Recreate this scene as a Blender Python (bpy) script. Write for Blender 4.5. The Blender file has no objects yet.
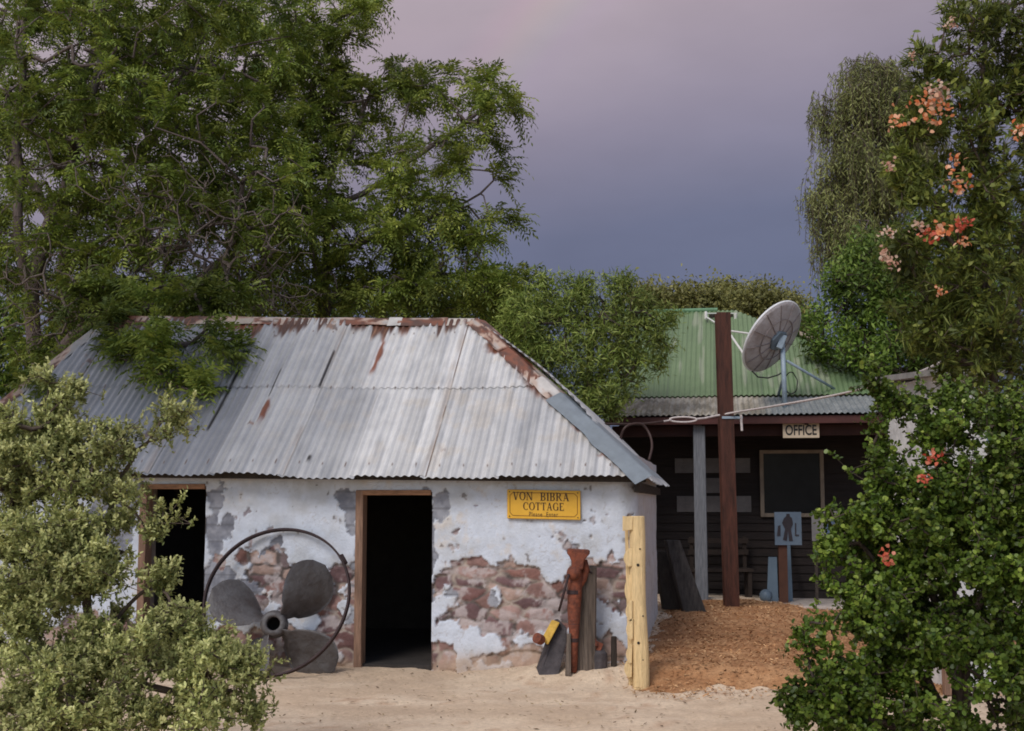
import bpy, bmesh, math, random
import numpy as np
from mathutils import Vector, Matrix
random.seed(7)
RS = np.random.RandomState(7)
R = math.radians
scene = bpy.context.scene
C = scene.collection

# ------------------------------------------------------------------ camera, sky, sun, exposure
FPX, PITCH, EYE = 1250.0, R(6.14), 1.6
cam = bpy.data.objects.new('camera', bpy.data.cameras.new('camera'))
C.objects.link(cam)
cam.location = (0, 0, EYE)
cam.rotation_euler = (R(90) + PITCH, 0, 0)
cam.data.sensor_width = 36
cam.data.lens = FPX / 1024 * 36
cam.data.clip_end = 3000
scene.camera = cam
scene.render.resolution_x, scene.render.resolution_y = 1024, 731

SUN_EL, SUN_AZ = R(43), R(210)          # veiled sun behind the camera's left shoulder, through thin cloud
w = bpy.data.worlds.new('World'); scene.world = w; w.use_nodes = True
nt = w.node_tree; nt.nodes.clear()
def wn(t, **k):
    n = nt.nodes.new(t)
    for a, b in k.items(): setattr(n, a, b)
    return n
wl = lambda a, b: nt.links.new(a, b)
out = wn('ShaderNodeOutputWorld')
sky = wn('ShaderNodeTexSky', sky_type='NISHITA', sun_disc=False, sun_elevation=SUN_EL, sun_rotation=SUN_AZ)
bg1 = wn('ShaderNodeBackground'); bg1.inputs[1].default_value = 0.10
wl(sky.outputs[0], bg1.inputs[0])
tc = wn('ShaderNodeTexCoord'); sep = wn('ShaderNodeSeparateXYZ'); wl(tc.outputs['Generated'], sep.inputs[0])
no = wn('ShaderNodeTexNoise'); no.inputs['Scale'].default_value = 2.2; no.inputs['Detail'].default_value = 2
wl(tc.outputs['Generated'], no.inputs['Vector'])
elev = wn('ShaderNodeMath', operation='MULTIPLY_ADD'); elev.inputs[1].default_value = 0.12; wl(no.outputs[0], elev.inputs[0])
sub = wn('ShaderNodeMath', operation='SUBTRACT'); sub.inputs[1].default_value = 0.06; wl(sep.outputs[2], sub.inputs[0])
wl(sub.outputs[0], elev.inputs[2])
ex = wn('ShaderNodeMath', operation='MULTIPLY_ADD'); ex.inputs[1].default_value = -0.17; wl(sep.outputs[0], ex.inputs[0]); wl(elev.outputs[0], ex.inputs[2])
cr = wn('ShaderNodeValToRGB'); wl(ex.outputs[0], cr.inputs[0])
els = cr.color_ramp.elements
els[0].position = 0.0; els[0].color = (.120, .142, .228, 1)
els[1].position = 1.0; els[1].color = (.62, .58, .62, 1)
for p, c in ((.11, (.132, .155, .245)), (.18, (.165, .182, .282)), (.27, (.268, .245, .325)), (.37, (.440, .368, .425)), (.6, (.56, .50, .54))):
    e = els.new(p); e.color = (*c, 1)
bg2 = wn('ShaderNodeBackground'); bg2.inputs[1].default_value = 0.69
# the faint foot of a rainbow in the storm cloud, 42 degrees round the point opposite the sun
dt = wn('ShaderNodeVectorMath', operation='DOT_PRODUCT'); wl(tc.outputs['Generated'], dt.inputs[0]); dt.inputs[1].default_value = (.515, .846, -.139)
rb = wn('ShaderNodeValToRGB'); wl(dt.outputs['Value'], rb.inputs[0]); re_ = rb.color_ramp.elements
re_[0].position = .722; re_[0].color = (0, 0, 0, 1); re_[1].position = .775; re_[1].color = (0, 0, 0, 1)
for p, c in ((.735, (.050, .012, .016)), (.744, (.046, .034, .0)), (.753, (.012, .028, .010)), (.762, (.012, .006, .022))):
    e = re_.new(p); e.color = (*c, 1)
rm = wn('ShaderNodeMapRange'); rm.inputs[1].default_value = .27; rm.inputs[2].default_value = .40; wl(sep.outputs[2], rm.inputs[0])
rs_ = wn('ShaderNodeVectorMath', operation='SCALE'); wl(rb.outputs[0], rs_.inputs[0]); wl(rm.outputs[0], rs_.inputs['Scale'])
# soft uneven cloud
cn = wn('ShaderNodeTexNoise'); cn.inputs['Scale'].default_value = 3.2; cn.inputs['Detail'].default_value = 5; cn.inputs['Roughness'].default_value = .55
cmap = wn('ShaderNodeMapping'); cmap.inputs['Scale'].default_value = (1, 1, 2.4); cmap.inputs['Rotation'].default_value = (0, .5, 0); wl(tc.outputs['Generated'], cmap.inputs[0]); wl(cmap.outputs[0], cn.inputs['Vector'])
cm = wn('ShaderNodeMapRange'); cm.inputs[1].default_value = .3; cm.inputs[2].default_value = .7; cm.inputs[3].default_value = .90; cm.inputs[4].default_value = 1.10; wl(cn.outputs[0], cm.inputs[0])
cs_ = wn('ShaderNodeVectorMath', operation='SCALE'); wl(cr.outputs[0], cs_.inputs[0]); wl(cm.outputs[0], cs_.inputs['Scale'])
ca = wn('ShaderNodeVectorMath', operation='ADD'); wl(cs_.outputs[0], ca.inputs[0]); wl(rs_.outputs[0], ca.inputs[1])
wl(ca.outputs[0], bg2.inputs[0])
mk = wn('ShaderNodeMapRange'); mk.inputs[1].default_value = -0.45; mk.inputs[2].default_value = 0.1
wl(sep.outputs[1], mk.inputs[0])
mix = wn('ShaderNodeMixShader'); wl(mk.outputs[0], mix.inputs[0]); wl(bg1.outputs[0], mix.inputs[1]); wl(bg2.outputs[0], mix.inputs[2])
wl(mix.outputs[0], out.inputs[0])

sl = bpy.data.lights.new('sun', 'SUN'); sl.energy = 1.5; sl.angle = R(25); sl.color = (1, .95, .89)
so = bpy.data.objects.new('sun', sl); C.objects.link(so)
sdir = Vector((math.sin(SUN_AZ) * math.cos(SUN_EL), math.cos(SUN_AZ) * math.cos(SUN_EL), math.sin(SUN_EL)))
so.rotation_euler = (-sdir).to_track_quat('-Z', 'Y').to_euler()
so.location = (-6, -8, 12)
vs = scene.view_settings
scene.display_settings.display_device = 'sRGB'
vs.view_transform = 'Standard'; vs.look = 'None'; vs.gamma = 1; vs.use_curve_mapping = False
vs.exposure = 0.53
scene.cycles.use_denoising = True
scene.cycles.max_bounces = 6
scene.cycles.filter_width = 1.8

# ------------------------------------------------------------------ helpers
def ray(px, py):
    u, v = (px - 512) / FPX, (365.5 - py) / FPX
    return np.array([u, math.cos(PITCH) - v * math.sin(PITCH), math.sin(PITCH) + v * math.cos(PITCH)])
def at(px, py, Y):
    """the point of the place seen at that pixel of the photograph, Y metres out"""
    r = ray(px, py)
    return np.array([0, 0, EYE]) + r * (Y / r[1])
def sm(a, b, x):
    t = np.clip((np.asarray(x, float) - a) / (b - a), 0, 1); return t * t * (3 - 2 * t)
TAB = np.random.RandomState(3).rand(256, 256)
def vn(x, y, s=0):
    x = np.asarray(x, float) + s * 17.31; y = np.asarray(y, float) + s * 9.77
    xi, yi = np.floor(x).astype(int), np.floor(y).astype(int)
    fx, fy = x - xi, y - yi
    fx, fy = fx * fx * (3 - 2 * fx), fy * fy * (3 - 2 * fy)
    g = lambda i, j: TAB[(xi + i) & 255, (yi + j) & 255]
    return (g(0, 0) * (1 - fx) + g(1, 0) * fx) * (1 - fy) + (g(0, 1) * (1 - fx) + g(1, 1) * fx) * fy
def fbm(x, y, o=4, s=0):
    r, a, t = 0, 1, 0
    for i in range(o):
        r = r + a * vn(np.asarray(x) * 2 ** i, np.asarray(y) * 2 ** i, s + i); t += a; a *= .55
    return r / t
def lerp(a, b, t):
    t = np.asarray(t)[..., None]; return np.asarray(a) * (1 - t) + np.asarray(b) * t

def link(name, me, m, parent=None):
    if m is not None: me.materials.append(m)
    o = bpy.data.objects.new(name, me); C.objects.link(o)
    if parent is not None: o.parent = parent
    return o
def npmesh(name, V, faces, m, parent=None, col=None, rnd=None, smooth=False):
    """V (n,3); faces: list of (k,n) index arrays; col per vertex; rnd per face"""
    V = np.asarray(V, np.float32)
    if parent is not None: V = V - np.array(parent.matrix_world.translation if False else parent.location, np.float32)
    me = bpy.data.meshes.new(name)
    idx = np.concatenate([np.asarray(f).ravel() for f in faces]).astype(np.int32)
    sizes = np.concatenate([np.full(len(f), f.shape[1]) for f in faces]).astype(np.int32)
    me.vertices.add(len(V)); me.vertices.foreach_set('co', V.ravel())
    me.loops.add(len(idx)); me.loops.foreach_set('vertex_index', idx)
    me.polygons.add(len(sizes))
    st = np.concatenate([[0], np.cumsum(sizes)[:-1]]).astype(np.int32)
    me.polygons.foreach_set('loop_start', st); me.polygons.foreach_set('loop_total', sizes)
    me.update(calc_edges=True); me.validate()
    if smooth: me.polygons.foreach_set('use_smooth', np.ones(len(me.polygons), bool))
    if col is not None:
        a = me.color_attributes.new('col', 'FLOAT_COLOR', 'POINT')
        c = np.ones((len(V), 4), np.float32); c[:, :3] = col
        a.data.foreach_set('color', c.ravel())
    if rnd is not None:
        a = me.attributes.new('rnd', 'FLOAT', 'FACE'); a.data.foreach_set('value', np.asarray(rnd, np.float32))
    return link(name, me, m, parent)
def grid_faces(nu, nv, off=0):
    i, j = np.meshgrid(np.arange(nu - 1), np.arange(nv - 1), indexing='ij')
    a = (i * nv + j).ravel() + off
    return np.stack([a, a + nv, a + nv + 1, a + 1], 1)

class MB:
    def __init__(s): s.v = []; s.f = []
    def add(s, V, F):
        o = len(s.v); s.v += [tuple(float(q) for q in p) for p in V]; s.f += [tuple(i + o for i in f) for f in F]; return s
    def box(s, c, size, rot=None, taper=1.0):
        V = []
        for z in (-1, 1):
            k = taper if z > 0 else 1
            for x, y in ((-1, -1), (1, -1), (1, 1), (-1, 1)):
                p = Vector((x * size[0] / 2 * k, y * size[1] / 2 * k, z * size[2] / 2))
                if rot is not None: p = rot @ p
                V.append(Vector(c) + p)
        return s.add(V, [(3, 2, 1, 0), (4, 5, 6, 7), (0, 1, 5, 4), (1, 2, 6, 5), (2, 3, 7, 6), (3, 0, 4, 7)])
    def hexa(s, P):                       # eight corners: bottom ring then top ring
        return s.add(P, [(3, 2, 1, 0), (4, 5, 6, 7), (0, 1, 5, 4), (1, 2, 6, 5), (2, 3, 7, 6), (3, 0, 4, 7)])
    def tube(s, path, r, n=8, cap=True):
        path = [Vector(p) for p in path]; rr = r if hasattr(r, '__len__') else [r] * len(path)
        V = []; F = []; ref = None
        for i, p in enumerate(path):
            d = (path[min(i + 1, len(path) - 1)] - path[max(i - 1, 0)]).normalized()
            if ref is None: ref = Vector((0, 0, 1)) if abs(d.z) < .9 else Vector((1, 0, 0))
            x = d.cross(ref).normalized(); y = d.cross(x); ref = -x.cross(d) if False else ref
            for k in range(n):
                a = 2 * math.pi * k / n; V.append(p + (x * math.cos(a) + y * math.sin(a)) * rr[i])
        for i in range(len(path) - 1):
            for k in range(n): F.append((i * n + k, i * n + (k + 1) % n, (i + 1) * n + (k + 1) % n, (i + 1) * n + k))
        if cap: F += [tuple(range(n - 1, -1, -1)), tuple((len(path) - 1) * n + k for k in range(n))]
        return s.add(V, F)
    def prism(s, outline, depth):         # outline: 3-D loop, depth: vector
        n = len(outline); A = [Vector(p) for p in outline]; D = Vector(depth)
        return s.add(A + [p + D for p in A], [tuple(range(n - 1, -1, -1)), tuple(range(n, 2 * n))] + [(i, (i + 1) % n, n + (i + 1) % n, n + i) for i in range(n)])
    def build(s, name, m, parent=None, bevel=0, smooth=False, solid=0, sub=0):
        me = bpy.data.meshes.new(name)
        o3 = Vector(parent.location) if parent is not None else Vector((0, 0, 0))
        me.from_pydata([tuple(Vector(p) - o3) for p in s.v], [], s.f)
        bm = bmesh.new(); bm.from_mesh(me); bmesh.ops.recalc_face_normals(bm, faces=bm.faces); bm.to_mesh(me); bm.free()
        if smooth: me.polygons.foreach_set('use_smooth', np.ones(len(me.polygons), bool))
        o = link(name, me, m, parent)
        if solid: q = o.modifiers.new('solid', 'SOLIDIFY'); q.thickness = solid
        if bevel: q = o.modifiers.new('bevel', 'BEVEL'); q.width = bevel; q.segments = 2; q.limit_method = 'ANGLE'
        if sub: q = o.modifiers.new('sub', 'SUBSURF'); q.levels = q.render_levels = sub
        return o
def sub_of(o, part):
    """hang o under part (a part whose own origin already equals that of the thing)"""
    o.parent = part; return o
def tag(o, label=None, cat=None, group=None, kind=None):
    for k, v in (('label', label), ('category', cat), ('group', group), ('kind', kind)):
        if v: o[k] = v
    return o
def thing(name, loc, label, cat, group=None):
    o = bpy.data.objects.new(name, None); C.objects.link(o); o.location = tuple(float(q) for q in loc); o.empty_display_size = .2
    return tag(o, label, cat, group)

# ------------------------------------------------------------------ materials
def mat(name, base=(.5, .5, .5), rough=.8, metal=0, attr=False, var=0.25, scale=6, bump=0.0, bscale=30, stretch=None, spec=.3, c2=None):
    m = bpy.data.materials.new(name); m.use_nodes = True
    n, l = m.node_tree.nodes, m.node_tree.links
    b = n['Principled BSDF']; b.inputs['Roughness'].default_value = rough; b.inputs['Metallic'].default_value = metal
    b.inputs['Specular IOR Level'].default_value = spec
    t = n.new('ShaderNodeTexCoord'); vec = t.outputs['Object']
    if stretch:
        mp = n.new('ShaderNodeMapping'); mp.inputs['Scale'].default_value = stretch; l.new(vec, mp.inputs[0]); vec = mp.outputs[0]
    no = n.new('ShaderNodeTexNoise'); no.inputs['Scale'].default_value = scale; no.inputs['Detail'].default_value = 6; no.inputs['Roughness'].default_value = .65
    l.new(vec, no.inputs['Vector'])
    if attr:
        a = n.new('ShaderNodeAttribute'); a.attribute_name = 'col'; src = a.outputs['Color']
        mr = n.new('ShaderNodeMapRange'); mr.inputs[1].default_value = .3; mr.inputs[2].default_value = .7; mr.inputs[3].default_value = 1 - var; mr.inputs[4].default_value = 1 + var
        l.new(no.outputs[0], mr.inputs[0])
        mx = n.new('ShaderNodeVectorMath'); mx.operation = 'SCALE'; l.new(src, mx.inputs[0]); l.new(mr.outputs[0], mx.inputs['Scale'])
        l.new(mx.outputs[0], b.inputs['Base Color'])
    else:
        r = n.new('ShaderNodeValToRGB'); l.new(no.outputs[0], r.inputs[0])
        r.color_ramp.elements[0].position = .32; r.color_ramp.elements[1].position = .68
        lo = c2 if c2 else [q * (1 - var) for q in base]; hi = base if c2 else [min(1, q * (1 + var)) for q in base]
        r.color_ramp.elements[0].color = (*lo, 1); r.color_ramp.elements[1].color = (*hi, 1)
        l.new(r.outputs[0], b.inputs['Base Color'])
    if bump:
        n2 = n.new('ShaderNodeTexNoise'); n2.inputs['Scale'].default_value = bscale; n2.inputs['Detail'].default_value = 8; l.new(vec, n2.inputs['Vector'])
        bp = n.new('ShaderNodeBump'); bp.inputs['Strength'].default_value = bump; bp.inputs['Distance'].default_value = .02
        l.new(n2.outputs[0], bp.inputs['Height']); l.new(bp.outputs[0], b.inputs['Normal'])
    return m
def leafmat(name, dark, mid, light, trans=.3, scale=1.5, rough=.5, clump=.35):
    m = bpy.data.materials.new(name); m.use_nodes = True
    n, l = m.node_tree.nodes, m.node_tree.links
    b = n['Principled BSDF']; b.inputs['Roughness'].default_value = rough; b.inputs['Specular IOR Level'].default_value = .25
    a = n.new('ShaderNodeAttribute'); a.attribute_name = 'rnd'
    r = n.new('ShaderNodeValToRGB'); l.new(a.outputs['Fac'], r.inputs[0])
    e = r.color_ramp.elements; e[0].color = (*dark, 1); e[1].color = (*light, 1); q = e.new(.5); q.color = (*mid, 1)
    t = n.new('ShaderNodeTexCoord'); no = n.new('ShaderNodeTexNoise'); no.inputs['Scale'].default_value = scale; no.inputs['Detail'].default_value = 2
    l.new(t.outputs['Object'], no.inputs['Vector'])
    mr = n.new('ShaderNodeMapRange'); mr.inputs[1].default_value = .35; mr.inputs[2].default_value = .65; mr.inputs[3].default_value = 1 - clump; mr.inputs[4].default_value = 1 + clump
    l.new(no.outputs[0], mr.inputs[0])
    mx = n.new('ShaderNodeVectorMath'); mx.operation = 'SCALE'; l.new(r.outputs[0], mx.inputs[0]); l.new(mr.outputs[0], mx.inputs['Scale'])
    l.new(mx.outputs[0], b.inputs['Base Color'])
    tr = n.new('ShaderNodeBsdfTranslucent'); l.new(mx.outputs[0], tr.inputs[0])
    ms = n.new('ShaderNodeMixShader'); ms.inputs[0].default_value = trans
    l.new(b.outputs[0], ms.inputs[1]); l.new(tr.outputs[0], ms.inputs[2]); l.new(ms.outputs[0], n['Material Output'].inputs[0])
    return m

M = dict(
    wall=mat('old_whitewash', attr=True, var=.10, scale=9, bump=.35, bscale=45, rough=.9),
    plain=mat('plain_limewash', (.55, .54, .53), bump=.3, rough=.9),
    reveal=mat('rough_plaster', (.30, .25, .22), bump=.5, rough=.95),
    inner=mat('dark_inside', (.035, .03, .028), rough=.95),  # near-black lining and floor: the doorway's darkness is put into the colour
    tin=mat('galvanised_tin', attr=True, var=.10, scale=5, rough=.45, metal=.0, spec=.5),
    cap=mat('ridge_cap_tin', attr=True, var=.12, scale=9, rough=.5, spec=.5),
    doorwood=mat('door_timber', (.21, .125, .085), scale=3, stretch=(14, 14, 1.5), bump=.2, var=.35),
    lintel=mat('lintel_timber', (.26, .135, .075), scale=3, stretch=(2, 14, 14), bump=.2, var=.35),
    darkwood=mat('dark_timber', (.035, .027, .022), scale=3, stretch=(12, 12, 1.5), bump=.3, var=.4),
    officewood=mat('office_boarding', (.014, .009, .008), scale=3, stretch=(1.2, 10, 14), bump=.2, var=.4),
    greywood=mat('weathered_post', (.135, .14, .155), scale=4, stretch=(16, 16, 1.2), bump=.4, var=.35),
    oldpost=mat('weathered_stump', (.125, .098, .080), scale=4, stretch=(16, 16, 1.0), bump=.6, var=.5),
    cream=mat('cream_paint', (.68, .50, .265), scale=7, stretch=(7, 7, .8), bump=.6, var=.2, rough=.75),
    hole=mat('nail_hole', (.02, .015, .012)),
    redsteel=mat('oxide_red_steel', (.052, .017, .010), scale=5, stretch=(6, 6, .7), var=.55, rough=.7, bump=.3),
    redfascia=mat('oxide_red_fascia', (.055, .015, .012), scale=3, var=.25, rough=.6),
    rust=mat('rusty_iron', (.24, .070, .036), scale=18, bump=.7, var=.5, rough=.9, c2=(.085, .032, .024)),
    hoop=mat('brown_iron', (.035, .020, .021), scale=10, bump=.3, var=.4, rough=.7),
    bronze=mat('weathered_propeller_metal', (.100, .096, .100), scale=7, bump=.5, bscale=24, var=.3, rough=.55, spec=.5, c2=(.052, .042, .040)),
    signyellow=mat('sign_yellow', (.62, .34, .035), scale=4, var=.10, rough=.45),
    ink=mat('sign_brown_ink', (.035, .016, .010), rough=.5),
    signcream=mat('office_sign_board', (.42, .34, .25), scale=6, var=.10),
    black=mat('black_ink', (.012, .010, .010), rough=.5),
    offwhite=mat('off_white_paint', (.62, .60, .58), scale=6, var=.15, rough=.6),
    paper=mat('faded_paper', (.105, .095, .095), scale=4, var=.25, rough=.8),
    posterblue=mat('poster_paper', (.10, .135, .18), scale=3, var=.2, rough=.6),
    bluewhite=mat('pale_blue_board', (.095, .13, .17), scale=2, var=.15, rough=.5),
    concrete=mat('concrete', (.42, .36, .32), scale=8, bump=.3, var=.2),
    darkstone=mat('dark_stone', (.060, .052, .056), scale=12, bump=.5, var=.4),
    yellow=mat('yellow_paint', (.50, .31, .06), scale=12, bump=.3, var=.3),
    galv=mat('galvanised_pipe', (.24, .30, .36), rough=.45, spec=.5, scale=10, var=.2),
    dishback=mat('dish_back_mesh', (.44, .42, .44), scale=5, bump=.2, var=.35, rough=.55, c2=(.24, .20, .19)),
    dishrim=mat('dish_rim', (.66, .66, .68), scale=7, var=.08, rough=.5),
    rope=mat('pale_rope', (.50, .44, .42), scale=60, var=.25),
    cable=mat('black_cable', (.014, .013, .015), rough=.5),
    hose=mat('brown_hose', (.045, .024, .020), rough=.5),
    glass=mat('dark_window_glass', (.010, .010, .012), rough=.25, spec=.12),
    bark=mat('grey_bark', (.135, .105, .098), scale=5, stretch=(9, 9, 2), bump=.6, var=.4, rough=.9),
    barkdark=mat('brown_bark', (.062, .045, .036), scale=6, stretch=(9, 9, 2), bump=.5, var=.4, rough=.9),
    twig=mat('twig_bark', (.085, .062, .048), scale=10, var=.3, rough=.9),
)

# ------------------------------------------------------------------ the lie of the land
A_ = np.array([-math.cos(R(9.5)), math.sin(R(9.5)), 0.0])     # along the cottage front, to the left
D_ = np.array([math.sin(R(9.5)), math.cos(R(9.5)), 0.0])      # into the cottage
Z_ = np.array([0, 0, 1.0])
P0 = np.array([1.128, 11.596, 0])                             # front right corner of the cottage wall
def ground_z(x, y):
    x = np.asarray(x, float); y = np.asarray(y, float)
    rise = .12 * sm(12.2, 16.5, y) * sm(.6, 1.6, x)
    s = -(x - P0[0]) * A_[0] * -1; dn = (x - P0[0]) * D_[0] + (y - P0[1]) * D_[1]
    along = (x - P0[0]) * A_[0] + (y - P0[1]) * A_[1]
    bank = .13 * sm(-.68, -.22, dn) * (1 - sm(.6, 1.9, along)) * (1 - sm(1.0, 2.2, -along)) + .03 * sm(-.4, 0, dn) * sm(1.6, 2.2, along) * (1 - sm(7.5, 8.5, along))
    return rise + bank + (fbm(x * .9, y * .9, 3) - .5) * .05 * (1 - sm(25, 60, y))
def gz(x, y): return float(ground_z(x, y))

def ground():
    xs = np.concatenate([-np.geomspace(700, 9, 14), np.arange(-8.6, 8.61, .07), np.geomspace(9, 700, 14)])
    ys = np.concatenate([-np.geomspace(300, 3, 10), np.arange(2.9, 19, .07), np.geomspace(19.4, 1500, 20)])
    X, Y = np.meshgrid(xs, ys, indexing='ij')
    near = (np.abs(X) < 9) & (Y > 2.9) & (Y < 19.4)
    Z = ground_z(X, Y) + near * ((fbm(X * 6, Y * 6, 3, 5) - .5) * .028 - .016 * sm(.62, .72, fbm(X * 3.1, Y * 3.1, 2, 6)) + (fbm(X * 2.2, Y * 5, 2, 8) - .5) * .02)
    t = fbm(X * 1.4, Y * 2.0, 4, 11); u = fbm(X * 9, Y * 9, 3, 14)
    col = lerp((.50, .375, .265), (.62, .49, .36), sm(.3, .7, t))
    col = lerp(col, (.40, .25, .16), .65 * sm(.55, .75, u) * sm(.45, .65, t))
    far = sm(20, 40, np.hypot(X, Y))
    col = lerp(col, (.16, .12, .07), far)
    o = npmesh('ground', np.stack([X, Y, Z], -1).reshape(-1, 3), [grid_faces(len(xs), len(ys))], mat('sand', attr=True, var=.16, scale=26, bump=.35, bscale=70, rough=.95), col=col.reshape(-1, 3), smooth=True)
    tag(o, kind='structure')
ground()

def mulch():
    xs = np.arange(1.0, 9.0, .06); ys = np.arange(10.2, 17.0, .06)
    X, Y = np.meshgrid(xs, ys, indexing='ij')
    edge = np.minimum(np.minimum((X - 1.06 - .17 * np.maximum(0, Y - 11.6)) * 1.2, Y - 10.62), (X * .0 + 4.6 - X + .55 * (Y - 10.7)))
    edge = edge + (fbm(X * 2, Y * 2, 3, 21) - .5) * .45
    Z = ground_z(X, Y) - .03 + .055 * sm(-.05, .35, edge) + (fbm(X * 9, Y * 9, 3, 23) - .5) * .045 * sm(0, .3, edge)
    keep = (edge > -.05)
    t = fbm(X * 2, Y * 2, 4, 25); u = fbm(X * 14, Y * 14, 2, 27)
    col = lerp((.31, .145, .062), (.45, .245, .12), sm(.3, .7, u * .6 + t * .4))
    F = grid_faces(len(xs), len(ys)); F = F[keep.ravel()[F].all(1)]
    o = npmesh('mulch_bed', np.stack([X, Y, Z], -1).reshape(-1, 3), [F], mat('mulch', attr=True, var=.3, scale=30, bump=.8, bscale=60, rough=.95), col=col.reshape(-1, 3), smooth=True)
    tag(o, kind='structure')
    idx = np.argwhere(edge > -.40)
    k = idx[RS.randint(len(idx), size=20000)]
    x = xs[k[:, 0]] + RS.uniform(-.05, .05, len(k)); y = ys[k[:, 1]] + RS.uniform(-.05, .05, len(k))
    ek = edge[k[:, 0], k[:, 1]]; z = np.maximum(Z[k[:, 0], k[:, 1]], ground_z(x, y) + .004) + .008; ok_ = RS.rand(len(k)) < np.where(ek > 0, 1, np.clip(1 + ek / .38, 0, 1) ** 1.5); x, y, z = x[ok_], y[ok_], z[ok_]
    n = len(x); a = RS.uniform(0, 6.28, n); L = RS.uniform(.006, .022, n); W = RS.uniform(.003, .008, n)
    d = np.stack([np.cos(a), np.sin(a), RS.uniform(-.5, .5, n)], 1); s = np.stack([-np.sin(a), np.cos(a), RS.uniform(-.4, .4, n)], 1)
    P = np.stack([x, y, z], 1)
    V = np.stack([P - d * L[:, None] - s * W[:, None], P + d * L[:, None] - s * W[:, None], P + d * L[:, None] + s * W[:, None], P - d * L[:, None] + s * W[:, None]], 1).reshape(-1, 3)
    o = npmesh('wood_chips', V, [np.arange(n * 4).reshape(n, 4)], leafmat('chips', (.19, .085, .035), (.40, .21, .095), (.58, .36, .19), trans=0, rough=.9), rnd=RS.rand(n))
    tag(o, 'orange brown wood chips scattered over the mulch bed', None, kind='stuff')
mulch()

def litter():
    n = 5200
    x = RS.uniform(-4.5, 4.5, n); y = RS.uniform(8.0, 11.9, n)
    dn = (x - P0[0]) * D_[0] + (y - P0[1]) * D_[1]
    keep = (dn < .05) & (RS.rand(n) < .35 + .65 * sm(-.6, -.05, dn))
    x, y = x[keep], y[keep]; n = len(x)
    z = ground_z(x, y) + .012
    a = RS.uniform(0, 6.28, n); L = RS.uniform(.008, .03, n); W = RS.uniform(.003, .009, n)
    d = np.stack([np.cos(a), np.sin(a), RS.uniform(-.2, .3, n)], 1); s = np.stack([-np.sin(a), np.cos(a), RS.uniform(-.3, .3, n)], 1)
    P = np.stack([x, y, z], 1)
    V = np.stack([P - d * L[:, None], P + s * W[:, None], P + d * L[:, None], P - s * W[:, None]], 1).reshape(-1, 3)
    o = npmesh('leaf_litter', V, [np.arange(n * 4).reshape(n, 4)], leafmat('litter', (.08, .05, .03), (.2, .13, .07), (.34, .26, .15), trans=0, rough=.9), rnd=RS.rand(n))
    tag(o, 'dry leaf litter and twigs on the pale sand', None, kind='stuff')
litter()

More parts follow.
